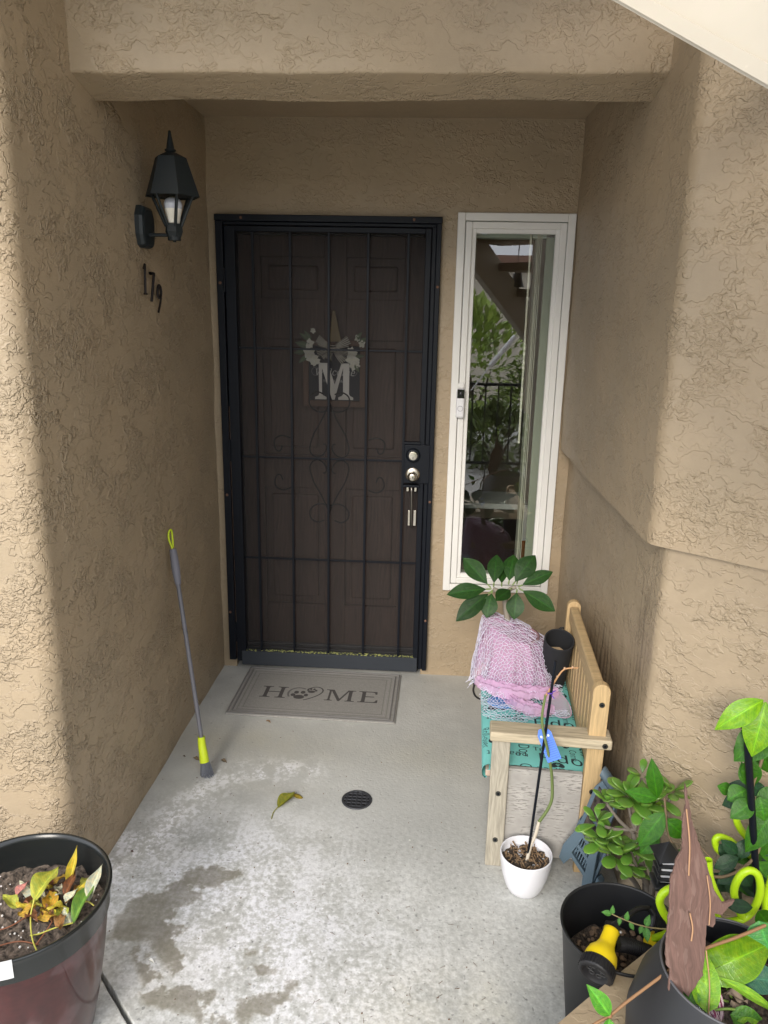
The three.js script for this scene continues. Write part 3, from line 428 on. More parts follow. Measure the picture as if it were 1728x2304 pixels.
// ---------------------------------------------------------------- wall lantern and house numbers
{
  const t = thing('wall_lantern', 'dark green-black lantern with a white bulb on the left wall', 'lantern');
  const lm = mat(.010, .015, .017, .6), cx = .072, cz = .80;
  const ell = (a, b, y, n = 6, rot = 0) => Array.from({ length: n }, (_, i) => { const q = rot + i / n * PI * 2; return [cx + a * Math.cos(q), y, cz + b * Math.sin(q)]; });
  function frust(r0, r1, y0, y1, n, rot) { const g = new THREE.CylinderGeometry(r1, r0, y1 - y0, n, 1, true); g.rotateY(rot); g.translate(cx, (y0 + y1) / 2, cz); const gg = g.toNonIndexed(); gg.computeVertexNormals(); return gg; }
  const rot = PI / 6;
  part(t, 'hood', [frust(.092, .089, 2.086, 2.094, 6, rot), frust(.089, .052, 2.094, 2.205, 6, rot), frust(.052, .02, 2.205, 2.220, 6, rot), (() => { const g = new THREE.CircleGeometry(.088, 6); g.rotateX(PI / 2); g.rotateY(rot + PI / 2); g.translate(cx, 2.092, cz); return g; })()], lm);
  const fi = lathe([[.0, .062], [.004, .06], [.006, .045], [.011, .02], [.013, .006], [.018, .004], [.018, 0], [.01, -.006]], 20); fi.translate(cx, 2.226, cz); part(t, 'finial', fi, lm);
  for (let i = 0; i < 6; i++) { const q = i / 6 * PI * 2; part(t, 'cage_bar', rod([cx + .026 * Math.cos(q), 1.995, cz + .026 * Math.sin(q)], [cx +   .068 * Math.cos(q), 2.09, cz + .068 * Math.sin(q)], .0056, 5), lm); }
  part(t, 'socket_cup', [frust(.022, .030, 1.958, 1.978, 6, rot), frust(.030, .028, 1.978, 2.0, 6, rot), rod([cx, 1.95, cz], [cx, 2.002, cz], .022, 12), rod([cx, 1.945, cz], [cx, 1.955, cz], .006, 8)], lm);
  const pm = new THREE.MeshStandardMaterial({ color: L(.012, .018, .021), roughness: .5 });
  const sh = new THREE.Shape([[-.05, -.062], [-.03, -.07], [.03, -.07], [.05, -.062].map(v => v), [.062, -.03], [.062, .03], [.04, .062], [-.04, .062], [-.062, .03], [-.062, -.03]].map(p => new THREE.Vector2(p[0] * .95, p[1])));
  const pg = new THREE.ExtrudeGeometry(sh, { depth: .022, bevelEnabled: true, bevelSize: .012, bevelThickness: .014, bevelSegments: 2, bevelOffset: -.012 }); pg.rotateY(PI / 2); pg.translate(-.05, 1.995, cz - .01); part(t, 'back_plate', pg, pm);
  part(t, 'arm', [rod([-.03, 1.967, cz - .005], [cx, 1.967, cz], .006, 10)], lm);
  const b1 = lathe([[0, .058], [.012, .056], [.022, .049], [.027, .038], [.0275, .03], [.026, .022]], 28); b1.scale(1.1, 1.06, 1.1); b1.translate(cx, 2.026, cz); const bulb = part(t, 'bulb', b1, mat(.62, .64, .70, .25));
  const b2 = lathe([[.026, .022], [.023, .006], [.018, -.018], [.0165, -.022], [0, -.022]], 28); b2.scale(1.1, 1.06, 1.1); b2.translate(cx, 2.026, cz); part(bulb, 'bulb_base', b2, mat(.88, .84, .74, .45));
  // numerals, standing off the stucco
  const nm = mat(.006, .003, .003, .6); const num = (label, geo) => single('house_numeral', label, 'numeral', geo, nm, 'numerals of the house number');
  const X = -.028, s = (pts, r = .005) => tube(pts.map(p => [X, p[1], p[0]]), r, 24, 6);
  num('dark metal numeral 1, topmost of the house number', [s([[.818, 1.872], [.828, 1.776]].concat([]), .0045), s([[.818, 1.872], [.83, 1.858]], .0045), s([[.812, 1.776], [.84, 1.776]], .003)]);
  num('dark metal numeral 7, middle of the house number', [s([[.772, 1.845], [.735, 1.845]], .0055), s([[.735, 1.845], [.75, 1.805], [.772, 1.752]], .005)]);
  num('dark metal numeral 9, lowest of the house number', [tube([[X, 1.80, .70], [X, 1.808, .688], [X, 1.80, .676], [X, 1.78, .672], [X, 1.764, .688], [X, 1.775, .708]].map(p => p), .005, 30, 6, true), s([[.673, 1.785], [.68, 1.755], [.708, 1.715]], .004)]);
}
{ const g = lathe([[0, .006], [.012, .006], [.016, .004], [.018, 0]], 24); g.rotateZ(-PI / 2); g.translate(-.05, 1.012, .265); single('wall_plug', 'small round tan plug on the left wall at knob height', 'plug', g, mat(.36, .29, .2, .7)); }
// ---------------------------------------------------------------- duster leaning on the left wall
{
  const t = thing('hand_broom', 'grey and lime long handled broom leaning on the left wall', 'broom');
  const lime = mat(.55, .68, .02, .45), grey = mat(.13, .13, .15, .45), grip = mat(.16, .16, .19, .55);
  const A = [.118, .145, .905], B = [-.022, .86, .715], at = f => [0, 1, 2].map(i => A[i] + (B[i] - A[i]) * f);
  part(t, 'pole', rod(A, at(.82), .0085, 12), grey);
  const g = taperTube([at(.79), at(.84), at(.9), at(.97)], 1, 1, 20, 12); { const p = g.attributes.position, c = curve([at(.79), at(.84), at(.9), at(.97)]); for (let i = 0; i <= 20; i++) { const q = c.getPointAt(i / 20), r = .0115 + .0045 * Math.sin(i / 20 * PI * .9); for (let j = 0; j <= 12; j++) { const k = i * 13 + j, d = V(p.getX(k), p.getY(k), p.getZ(k)).sub(q).multiplyScalar(r).add(q); p.setXYZ(k, d.x, d.y, d.z); } } g.computeVertexNormals(); } part(t, 'grip', g, grip);
  const h = at(.975), k = at(1.07); part(t, 'hanging_loop', tube([[h[0], h[1], h[2] - .006], [k[0] + .004, (h[1] + k[1]) / 2 + .01, h[2] - .03], [k[0] + .003, k[1] - .003, k[2] - .006], [k[0], k[1] - .004, k[2] + .008], [k[0] - .001, (h[1] + k[1]) / 2 + .006, h[2] - .002], [h[0], h[1], h[2] + .004]], .004, 36, 8), lime);
  const hd = [.130, .035, .926]; part(t, 'collar', taperTube([[.117, .152, .903], [.12, .12, .909], [.128, .085, .92], [.132, .058, .926]], .0135, .018, 16, 14), lime);
  const R = rng(8), gs = []; for (let i = 0; i < 150; i++) { const a = R() * PI * 2, r = Math.sqrt(R()); const p0 = [.131 + r * .014 * Math.cos(a), .075, .922 + r * .012 * Math.sin(a)], p1 = [.142 + r * .026 * Math.cos(a) + (R() - .5) * .006, .0015 + .012 * R(), .932 + r * .022 * Math.sin(a)]; gs.push(rod(p0, p1, .0011, 4)); } part(t, 'bristles', gs, mat(.15, .16, .19, .7)).userData.kind = 'stuff';
}
// ---------------------------------------------------------------- doormat
{
  const tx = cvtex(1500, 920, (g, w, h) => {
    g.fillStyle = '#96948f'; g.fillRect(0, 0, w, h); const R = rng(5);
    for (let i = 0; i < 26000; i++) { const v = 112 + R() * 75, x = R() * w, y = R() * h; g.fillStyle = `rgba(${v},${v * .98},${v * .96},.35)`; if (i % 2) g.fillRect(x, y, 14 + R() * 16, 2); else g.fillRect(x, y, 2, 9 + R() * 9); }
    for (let i = 0; i < 5; i++) { g.strokeStyle = i % 2 ? 'rgba(165,163,160,.45)' : 'rgba(85,83,80,.35)'; g.lineWidth = 7; const o = 42 + i * 22; g.strokeRect(o, o, w - 2 * o, h - 2 * o); }
    g.fillStyle = '#4d4a49'; g.strokeStyle = '#4d4a49'; g.font = '300px serif'; g.textBaseline = 'alphabetic'; const put = (s, x, wd) => { g.save(); g.translate(x, 590); g.scale(wd / g.measureText(s).width, .98); g.fillText(s, 0, 0); g.restore(); };
    put('H', 215, 265); put('M', 815, 300); put('E', 1120, 210);
    g.lineWidth = 13; g.beginPath(); g.moveTo(640, 610); g.bezierCurveTo(780, 520, 830, 420, 770, 365); g.bezierCurveTo(730, 330, 680, 360, 650, 400); g.stroke();
    g.lineWidth = 18; g.strokeStyle = '#6b6867'; g.beginPath(); g.moveTo(500, 560); g.bezierCurveTo(440, 440, 540, 340, 630, 400); g.stroke();
    const el = (x, y, a, b, r = 0) => { g.beginPath(); g.ellipse(x, y, a, b, r, 0, 7); g.fill(); };
    el(590, 555, 50, 38); el(530, 520, 22, 26); el(555, 470, 22, 28); el(615, 465, 22, 28); el(650, 515, 20, 26); el(690, 445, 34, 24); el(655, 415, 12, 17); el(680, 395, 12, 17); el(710, 395, 12, 17); el(730, 420, 12, 17);
  });
  const t = thing('doormat', 'grey rectangular doormat reading HOME with paw prints', 'doormat');
  const g = new RoundedBoxGeometry(.752, .009, .456, 3, .004); g.rotateY(-.022); g.translate(.471, .0052, .256); const gg = norm(g); const p = gg.attributes.position, uv = gg.attributes.uv;
  for (let i = 0; i < p.count; i++) { const x = p.getX(i) - .471, z = p.getZ(i) - .256; const xr = x * Math.cos(.022) + z * Math.sin(-.022) * -1 * -1, zr = z; uv.setXY(i, .5 + (x - z * -.022) / .752, .5 - (z + x * -.022) / .456); }
  part(t, 'mat', gg, new THREE.MeshStandardMaterial({ map: tx, roughness: .95 }));
  const rim = []; { const c = (x, z) => { const a = -.022, X = x * Math.cos(a) + z * Math.sin(a), Zz = -x * Math.sin(a) + z * Math.cos(a); return [.471 + X, .0098, .256 + Zz]; }; for (const o of [.0, .018]) { const a = .368 - o, b = .221 - o; for (const [p0, p1] of [[[-a, -b], [a, -b]], [[a, -b], [a, b]], [[a, b], [-a, b]], [[-a, b], [-a, -b]]]) rim.push(rod(c(...p0), c(...p1), .003, 6)); } } part(t, 'raised_border', rim, mat(.2, .195, .19, .95));
}
// ---------------------------------------------------------------- drain and leaves on the slab
{
  const t = thing('floor_drain', 'round dark drain cover set in the concrete', 'drain'); const m = mat(.05, .052, .06, .5, { metalness: .3 }); const c = [.726, 1.03];
  const ring = lathe([[.056, -.002], [.056, .002], [.053, .004], [.047, .004], [.046, .0], [.046, -.002]], 48); ring.translate(c[0], 0.001, c[1]); part(t, 'rim', ring, m);
  part(t, 'sump', new THREE.CircleGeometry(.05, 40).rotateX(-PI / 2).translate(c[0], .0012, c[1]), mat(.006, .006, .007, .9));
  for (let i = -2; i <= 2; i++) { const w = Math.sqrt(.047 ** 2 - (i * .018) ** 2); part(t, 'grate_bar', bx(c[0] - w, c[0] + w, .0015, .0048, c[1] + i * .018 - .004, c[1] + i * .018 + .004, .0012), m); part(t, 'grate_bar', bx(c[0] + i * .018 - .0035, c[0] + i * .018 + .0035, .0015, .0044, c[1] - w, c[1] + w, .0012), m); }
  const l = thing('fallen_leaf', 'curled yellow-green leaf lying in the middle of the slab', 'leaf'); const ym = leafMat(.30, .29, .05, .5);
  part(l, 'blade', [tint(leafGeo([.447, .004, 1.1], [.497, .012, 1.022], .05, { fold: .7, droop: -.05, wave: .06, nl: 14 }), .8, .85, .7), tint(leafGeo([.487, .012, 1.028], [.535, .006, 1.035], .025, { fold: -.4, droop: .2 }), 1.1, .85, .6)], ym); part(l, 'petiole', tube([[.447, .004, 1.1], [.437, .003, 1.13], [.437, .003, 1.165]], .0018, 10, 5), mat(.3, .3, .06, .6));
  const bits = [[.294, .518, .022, 'small tan leaf scrap just in front of the doormat', .24, .15, .08], [.068, .825, .03, 'dry brown leaf beside the broom bristles', .2, .15, .09], [.015, .812, .012, 'tiny dark crumb of leaf left of the broom', .08, .05, .03], [.18, .831, .03, 'thin brown leaf shred right of the broom', .16, .12, .08], [.231, 1.792, .018, 'white paper scrap on the wet stain', .8, .8, .78], [.016, 1.369, .012, 'dark red leaf scrap on the pale slab edge', .09, .04, .03], [.925, 1.24, .007, 'tiny white pebble right of the drain', .7, .7, .66]];
  bits.forEach(([x, z, s, lb, r, g, b], i) => single('leaf_scrap', lb, 'leaf scrap', leafGeo([x - s / 2, .004, z - s * .2], [x + s / 2, .006, z + s * .2], s * .6, { fold: .5, seed: i, wave: .1, droop: .2, nl: 6, nw: 2 }), mat(r, g, b, .8, { side: THREE.DoubleSide, vertexColors: true })));
  const R = rng(77), gs = []; for (let i = 0; i < 90; i++) { const x = .5 + R() * .7, z = 1.5 + R() * .6, a = R() * 6, l = .005 + R() * .012; gs.push(rod([x, .0012, z], [x + l * Math.cos(a), .0016, z + l * Math.sin(a)], .0005, 4)); } for (let i = 0; i < 120; i++) { const x = -.02 + R() * 1.2, z = .55 + R() * 1.5; const g = new THREE.IcosahedronGeometry(.0008 + R() * .0018, 0); g.translate(x, .001, z); gs.push(g); }
  const lt = single('litter', 'brown needles and grit scattered over the concrete', 'litter', gs, mat(.16, .1, .06, .9)); lt.userData.kind = 'stuff';
}
// ---------------------------------------------------------------- small wooden bench with its printed cushion
const wood = (r, g, b, seed, rot = false, con = .35) => { const t = woodTex(r, g, b, seed, 1, con); t.repeat.set(3, 3); if (rot) { t.rotation = PI / 2; } return new THREE.MeshStandardMaterial({ map: t, roughness: .75, bumpMap: t, bumpScale: .0012 }); };
const turnBench = o => { const a = -.058, px = 1.3, pz = 1.33; o.rotation.y = a; o.position.set(px - (px * Math.cos(a) + pz * Math.sin(a)), 0, pz - (-px * Math.sin(a) + pz * Math.cos(a))); };
const M_grey1 = wood(.38, .345, .275, 2), M_grey2 = wood(.47, .40, .28, 5, true), M_gold = wood(.52, .37, .19, 8, false, .25), M_gold2 = wood(.50, .36, .19, 3, true, .25);
{
  const t = thing('bench', 'small weathered wooden bench with slatted back against the right wall', 'bench');
  const leg = (x0, x1, y1, z0, z1, m) => part(t, 'leg', bx(x0, x1, 0, y1, z0, z1, .004), m);
  leg(1.172, 1.228, .46, 1.318, 1.342, M_grey1); leg(1.172, 1.228, .46, .618, .642, M_grey1);
  const post = (z0, z1, m) => { const sh = new THREE.Shape(); sh.moveTo(-.026, 0); sh.lineTo(-.026, .64); sh.absarc(0, .64, .026, PI, 0, true); sh.lineTo(.026, 0); const g = new THREE.ExtrudeGeometry(sh, { depth: z1 - z0 - .006, bevelEnabled: true, bevelSize: .003, bevelThickness: .003, bevelSegments: 2, bevelOffset: -.003 }); const p = g.attributes.position; for (let i = 0; i < p.count; i++) p.setX(i, p.getX(i) + 1.482 + .02 * Math.max(0, p.getY(i) - .3)); g.translate(0, 0, z0 + .003); g.computeVertexNormals(); return part(t, 'leg', metreUV(g), m); };
  post(1.305, 1.335, M_gold); post(.62, .65, M_gold);
  part(t, 'armrest', bx(1.163, 1.53, .463, .495, 1.285, 1.362, .006), M_grey2); part(t, 'armrest', bx(1.163, 1.53, .463, .495, .60, .67, .006), M_grey2);
  const ply = dtex(512, 512, (u, v, c) => { const s = fbm(u * 10, v * 60, 4, 10, 60, .65), m = fbm(u * 5 + 3, v * 6, 3, 5, 6), k = .40 + .10 * m - .22 * sm(-.05, .45, s) * sm(-.3, .2, m); c[0] = gam(k); c[1] = gam(k * .95); c[2] = gam(k * .88); }); ply.repeat.set(3.4, 3.4);
  part(t, 'side_panel', bx(1.2285, 1.458, .04, .352, 1.308, 1.326, .002), new THREE.MeshStandardMaterial({ map: ply, roughness: .85 }), 'weathered grey plywood end panel');
  part(t, 'side_panel', bx(1.2285, 1.458, .04, .342, .624, .64, .002), M_grey1);
  part(t, 'seat', bx(1.158, 1.47, .300, .324, .61, 1.3, .005), wood(.5, .38, .3, 6));
  part(t, 'front_panel', bx(1.19, 1.205, .06, .30, .642, 1.317, .002), M_grey2);
  part(t, 'top_rail', (() => { const g = bx(1.4715, 1.5045, .585, .648, .652, 1.304, .008); return g; })(), M_gold2);
  part(t, 'bottom_rail', bx(1.478, 1.498, .335, .375, .652, 1.304, .004), M_gold2);
  for (let i = 0; i < 11; i++) { const z = .668 + i * .0585; part(t, 'slat', bx(1.4795, 1.4945, .375, .587, z, z + .047, .004), M_gold); }
  const bm = mat(.1, .1, .09, .4, { metalness: .8 }); turnBench(t);
  for (const [x, y, z] of [[1.2, .27, 1.342], [1.2, .1, 1.342], [1.488, .30, 1.335], [1.492, .60, 1.335], [1.508, .478, 1.362]]) { const g = new THREE.CylinderGeometry(.0085, .0085, .003, 16); g.rotateX(PI / 2); g.translate(x, y, z + .001); const o = part(t, 'bolt', g, bm); const h = new THREE.CylinderGeometry(.004, .004, .003, 6); h.rotateX(PI / 2); h.translate(x, y, z + .002); part(o, 'bolt_socket', h, M_black); }
  // cushion cloth, lettering reads from the door side
  const tx = cvtex(900, 1800, (g, w, h) => {
    g.fillStyle = '#80d2cc'; g.fillRect(0, 0, w, h); const R = rng(9); for (let i = 0; i < 9000; i++) { g.fillStyle = `rgba(${60 + R() * 60},${160 + R() * 50},${140 + R() * 50},.25)`; g.fillRect(R() * w, R() * h, 5, 2); }
    const ink = '#26363a'; g.fillStyle = ink; g.strokeStyle = ink;
    const word = (s, x, y, sz, rot = 0) => { g.save(); g.translate(x, y); g.rotate(rot); g.font = `${sz}px sans-serif`; g.lineWidth = sz * .035; g.fillText(s, 0, 0); g.restore(); };
    const paw = (x, y, s) => { const e = (a, b, p, q) => { g.beginPath(); g.ellipse(x + a * s, y + b * s, p * s, q * s, 0, 0, 7); g.fill(); }; e(0, .3, .5, .38); for (const [a, b] of [[-.62, -.1], [-.25, -.55], [.25, -.55], [.62, -.1]]) e(a, b, .2, .26); };
    const blob = (x, y, s) => { g.beginPath(); g.ellipse(x - s * .35, y, s * .5, s * .75, .5, 0, 7); g.ellipse(x + s * .35, y, s * .5, s * .75, -.5, 0, 7); g.fill(); g.fillStyle = '#7fc9bb'; paw(x, y - s * .1, s * .35); g.fillStyle = ink; };
    for (let y = 0; y < h; y += 520) {
      word('Hydrant', 120, y + 40, 92, PI / 2); word('Roll-over', 235, y + 60, 72, PI / 2); word('Good Dog', 470, y + 30, 96, PI / 2); word('Fetch', 860, y + 90, 110, PI / 2); word('Come', 790, y + 300, 60, PI / 2);
      word('Leave it', 520, y + 400, 74, PI); word('Stay', 590, y + 190, 120); word('Dance', 800, y + 60, 84, PI); word('Fido', 580, y + 505, 150); word('Sit', 300, y + 120, 100);
      for (let i = 0; i < 3; i++) paw(620 + i * 75, y + 270, 30); blob(350, y + 250, 75); blob(700, y + 20, 45); word('Treat', 560, y + 365, 70); paw(60, y + 470, 40); word('Sit', 40, y + 230, 60, PI / 2);
    }
  });
  const c = thing('bench_cushion', 'turquoise cloth cushion printed with dog words on the bench seat', 'cushion');
  // profile across x: over the seat, rolled at the front edge
  const prof = [[1.474, .327], [1.472, .34], [1.4, .346], [1.3, .348], [1.2, .347], [1.168, .344], [1.152, .335], [1.147, .318], [1.150, .300], [1.158, .294], [1.164, .300], [1.161, .312], [1.167, .324], [1.25, .3255]];
  const nz = 40, pos = [], uv = [], idx = []; let acc = 0; const P = curve(prof.map(p => [p[0], p[1], 0])).getPoints(60);
  P.forEach((q, j) => { if (j) acc += q.distanceTo(P[j - 1]); for (let i = 0; i <= nz; i++) { const z = .625 + i / nz * .675; const d = j < 30 ? .003 * fbm(q.x * 14, z * 14, 2) : 0; pos.push(q.x, q.y + d, z + .004 * fbm(q.x * 9, i > nz - 2 ? 5 : 2, 2)); uv.push(acc / .42, (z - .625) / .78 + .04); } });
  for (let j = 0; j < P.length - 1; j++) for (let i = 0; i < nz; i++) { const a = j * (nz + 1) + i, b = a + 1, d = a + nz + 1, e = d + 1; idx.push(a, d, b, b, d, e); }
  const g = new THREE.BufferGeometry(); g.setAttribute('position', new THREE.Float32BufferAttribute(pos, 3)); g.setAttribute('uv', new THREE.Float32BufferAttribute(uv.map((v, i) => v), 2)); g.setIndex(idx); g.computeVertexNormals();
  { const u = g.attributes.uv; for (let i = 0; i < u.count; i++) u.setXY(i, 1 - u.getX(i) * .9, 1 - u.getY(i)); }
  turnBench(c);
  part(c, 'cover', g, new THREE.MeshStandardMaterial({ map: tx, roughness: .9, side: THREE.DoubleSide }));
  const d = lathe([[0, .0], [.05, 0], [.056, .004], [.055, .009], [.05, .011], [0, .009]], 40); d.scale(1, 1, .8); d.translate(1.247, .351, .905); single('blue_disc', 'flat sky blue oval disc half under the white net on the cushion', 'disc', d, mat(.07, .25, .62, .5));
}
// ---------------------------------------------------------------- plumeria in a pot on a wire stand, wrapped in tulle and net
const PC = [1.298, .71];
{
  const pot = thing('wrapped_pot', 'plant pot bundled under the white net at the far end of the bench', 'pot'); { const g = lathe([[0, .35], [.085, .35], [.095, .42], [.094, .53], [.097, .53], [.097, .545], [.088, .545], [.085, .52], [0, .52]], 36); g.translate(PC[0], 0, PC[1]); part(pot, 'body', g, mat(.35, .2, .22, .7)); }
  const st = thing('plant_stand', 'curled black wire pot holder peeking out left of the net', 'plant stand'); const wm = mat(.02, .018, .018, .5);
  part(st, 'ring', new THREE.TorusGeometry(.122, .0035, 8, 40).rotateX(PI / 2).translate(PC[0], .44, PC[1]), wm);
  const sc = (pts) => part(st, 'scroll', tube(pts, .0042, 40, 6), wm);
  sc([[1.166, .44, .70], [1.150, .38, .67], [1.149, .335, .66], [1.160, .30, .66], [1.158, .27, .66], [1.168, .245, .66], [1.192, .232, .66], [1.207, .245, .66], [1.203, .262, .66], [1.192, .262, .66]]);
  sc([[1.40, .44, .69], [1.465, .44, .62], [1.480, .49, .60], [1.490, .523, .60], [1.505, .53, .60], [1.514, .515, .60], [1.506, .502, .60], [1.498, .508, .60]]);
  const p = thing('plumeria', 'young plumeria with a bare grey stem and large dark green leaves below the window', 'plant'); const bark = mat(.3, .27, .22, .8);
  part(p, 'trunk', [taperTube([[1.28, 0.513, 0.7], [1.275, 0.575, 0.67], [1.265, 0.638, 0.66], [1.259, 0.679, 0.66]], .0125, .011, 16, 10)], bark);
  part(p, 'branch', [taperTube([[1.259, 0.674, 0.66], [1.238, 0.694, 0.662], [1.213, 0.706, 0.665]], .011, .009, 10, 8)], bark); part(p, 'branch', [taperTube([[1.259, 0.674, 0.66], [1.278, 0.701, 0.65], [1.301, 0.713, 0.65]], .010, .008, 10, 8)], bark);
  const gm = leafMat(.018, .064, .010, .5); const R = rng(31);
  const LV = [[[1.206, 0.707, 0.665], [1.036, 0.698, 0.7], .085], [[1.203, 0.71, 0.66], [1.096, 0.81, 0.6], .092], [[1.215, 0.71, 0.65], [1.229, 0.817, 0.56], .08], [[1.21, 0.703, 0.67], [1.07, 0.61, 0.75], .092], [[1.209, 0.704, 0.675], [1.186, 0.619, 0.74], .085], [[1.288, 0.715, 0.64], [1.374, 0.83, 0.59], .10], [[1.283, 0.714, 0.67], [1.218, 0.707, 0.77], .07], [[1.31, 0.714, 0.65], [1.441, 0.777, 0.63], .072], [[1.303, 0.711, 0.67], [1.291, 0.612, 0.73], .088], [[1.31, 0.712, 0.66], [1.447, 0.651, 0.72], .09], [[1.274, 0.715, 0.63], [1.298, 0.815, 0.54], .085], [[1.247, 0.71, 0.64], [1.257, 0.778, 0.52], .07], [[1.306, 0.718, 0.63], [1.339, 0.768, 0.5], .08]];
  LV.forEach(([a, b, w], i) => { const v = [b[0] - a[0], b[1] - a[1], b[2] - a[2]]; const a2 = [a[0] + v[0] * .12, a[1] + v[1] * .12, a[2] + v[2] * .12]; const k = .75 + R() * .55; const o = part(p, 'leaf', tint(leafGeo(a2, b, w * .86, { up: [-.1, .75, .8], fold: .09, droop: .06 + R() * .08, shape: .56, nl: 14, nw: 5, tip: .9, wave: .012, rib: 1.7, seed: i }), k, k, k), gm); part(o, 'petiole', rod(a, a2, .003, 6), mat(.2, .28, .09, .6)); });
}
{
  // the drape: over the top of the pot, down its sides, then a skirt lying over the seat
  const R = rng(17);
  function drape(ρ, θ, off = 0) {
    const c = Math.cos(θ), n = Math.sin(θ), fold = Math.sin(θ * 11 + 1) * .5 + Math.sin(θ * 23) * .35;
    let r, y; const lean = .042 * c;
    if (ρ < .11) { r = ρ; y = .575 - 1.1 * ρ * ρ - lean * ρ / .11; } else if (ρ < .30) { const t = (ρ - .11) / .19; r = .11 + .04 * Math.pow(t, .7) + .008 * fold * t; y = .5617 - lean * (1 - t) - .198 * Math.pow(t, 1.15); } else { r = .155 + (ρ - .30) * .98; y = .362 + .012 * Math.max(0, fbm(θ * 4 + 2, ρ * 16, 2) + .1) + .035 * Math.exp(-(((ρ - .325) / .025) ** 2)) * Math.max(0, n); }
    const lump = fbm(c * 2.4 + 5, n * 2.4 + ρ * 9, 3); r += off + .016 * lump * sm(.05, .15, ρ) + .028 * Math.max(0, c) * sm(.12, .3, ρ); y += off * .8 + .012 * lump * sm(.3, .2, ρ) + .004 * fbm(θ * 5, ρ * 24, 2);
    const x = PC[0] + r * c, z = PC[1] + r * n; if (ρ >= .30 && x < 1.15) y -= (1.15 - x) * 1.1;
    return V(x, y, z);
  }
  const inNet = (ρ, θ) => { const c = Math.cos(θ), n = Math.sin(θ); let m = .30; if (n > 0) m = .30 + .175 * Math.pow(n, 1.6) + .018 * Math.sin(θ * 13) + .05 * Math.exp(-(((θ - 1.75) / .22) ** 2)) + .03 * Math.exp(-(((θ - .95) / .25) ** 2)); if (ρ > m) return false; const p = drape(ρ, θ); return p.x < 1.472 && p.x > (p.z < .8 ? 1.118 : 1.165) && p.z > .575; };
  const pts = [], edges = [], id = [], N1 = 110, dx = .0106, dz = .0100;
  for (let j = 0; j < N1; j++) for (let i = 0; i < N1; i++) { const w = ((i + j) % 2 ? 1 : -1) * .0018; pts.push([(i - N1 / 2) * dx + (R() - .5) * .0085, (j - N1 / 2) * dz + w + (R() - .5) * .0075]); }
  const ok = pts.map(p => inNet(Math.hypot(p[0], p[1]), Math.atan2(p[1], p[0])));
  for (let j = 0; j < N1; j++) for (let i = 0; i < N1; i++) { const a = j * N1 + i; if (i < N1 - 1) edges.push([a, a + 1]); if (j < N1 - 1 && (i + j) % 2) edges.push([a, a + N1]); }
  const pos = [], idx = [];
  for (const [a, b] of edges) if (ok[a] && ok[b]) {
    const A = drape(Math.hypot(...pts[a]), Math.atan2(pts[a][1], pts[a][0]), .006), B = drape(Math.hypot(...pts[b]), Math.atan2(pts[b][1], pts[b][0]), .006);
    const d = B.clone().sub(A).normalize(), u = V(0, 1, .01).cross(d).normalize(), w = d.clone().cross(u), o = pos.length / 3, r = .00095;
    for (const q of [A, B]) for (let k = 0; k < 3; k++) { const c = Math.cos(k * 2.094) * r, n = Math.sin(k * 2.094) * r; pos.push(q.x + u.x * c + w.x * n, q.y + u.y * c + w.y * n, q.z + u.z * c + w.z * n); }
    for (let k = 0; k < 3; k++) { const k2 = (k + 1) % 3; idx.push(o + k, o + k2, o + 3 + k, o + k2, o + 3 + k2, o + 3 + k); }
  }
  const g = new THREE.BufferGeometry(); g.setAttribute('position', new THREE.Float32BufferAttribute(pos, 3)); g.setIndex(idx); g.computeVertexNormals();
  single('net_cover', 'white open net draped over the pot and the far end of the cushion', 'net', g, mat(.80, .78, .92, .7));
  const pk = new THREE.MeshPhysicalMaterial({ color: L(.76, .48, .72), roughness: .85, transparent: true, opacity: .52, side: THREE.DoubleSide, sheen: .5, sheenRoughness: .6 });
  const tp = [], ti = [], n = 90, m = 50; for (let j = 0; j <= m; j++) for (let i = 0; i <= n; i++) { const a = i / n * PI * 2, q = drape(.005 + j / m * .295, a, -.002 + .003 * Math.sin(a * 31 + j * .2) * j / m); tp.push(q.x, q.y, q.z); }
  for (let j = 0; j < m; j++) for (let i = 0; i < n; i++) { const a = j * (n + 1) + i, b = a + 1, c = a + n + 1, e = c + 1; ti.push(a, b, c, b, e, c); }
  const tg = new THREE.BufferGeometry(); tg.setAttribute('position', new THREE.Float32BufferAttribute(tp, 3)); tg.setIndex(ti); tg.computeVertexNormals();
  const tt = thing('tulle_wrap', 'crumpled pink tulle gathered under the white net', 'tulle'); part(tt, 'wrap', tg, pk);
  // gathered band along the foot of the bundle: long folds running with it
  const band = (ctrl, w, ph) => { const C = curve(ctrl), N = 110, M2 = 26, P2 = [], I2 = []; for (let i = 0; i <= N; i++) { const q = C.getPointAt(i / N), tn = C.getTangentAt(i / N), s2 = V(-tn.z, 0, tn.x).normalize(); for (let j = 0; j <= M2; j++) { const v = j / M2 - .5, b = .007 * Math.sin(v * 26 + ph + 1.5 * fbm(i * .05, v * 3 + ph, 2)) + .010 * fbm(i * .09 + ph, v * 5, 3); const k = q.clone().addScaledVector(s2, v * w * (.55 + .6 * Math.sin(i / N * PI) + .25 * fbm(i * .06, ph, 2))).addScaledVector(V(0, 1, 0), b + .028 * (1 - 4 * v * v)); P2.push(k.x, k.y, k.z); } } for (let i = 0; i < N; i++) for (let j = 0; j < M2; j++) { const a = i * (M2 + 1) + j, b = a + 1, c = a + M2 + 1, e = c + 1; I2.push(a, b, c, b, e, c); } const G = new THREE.BufferGeometry(); G.setAttribute('position', new THREE.Float32BufferAttribute(P2, 3)); G.setIndex(I2); G.computeVertexNormals(); return G; };
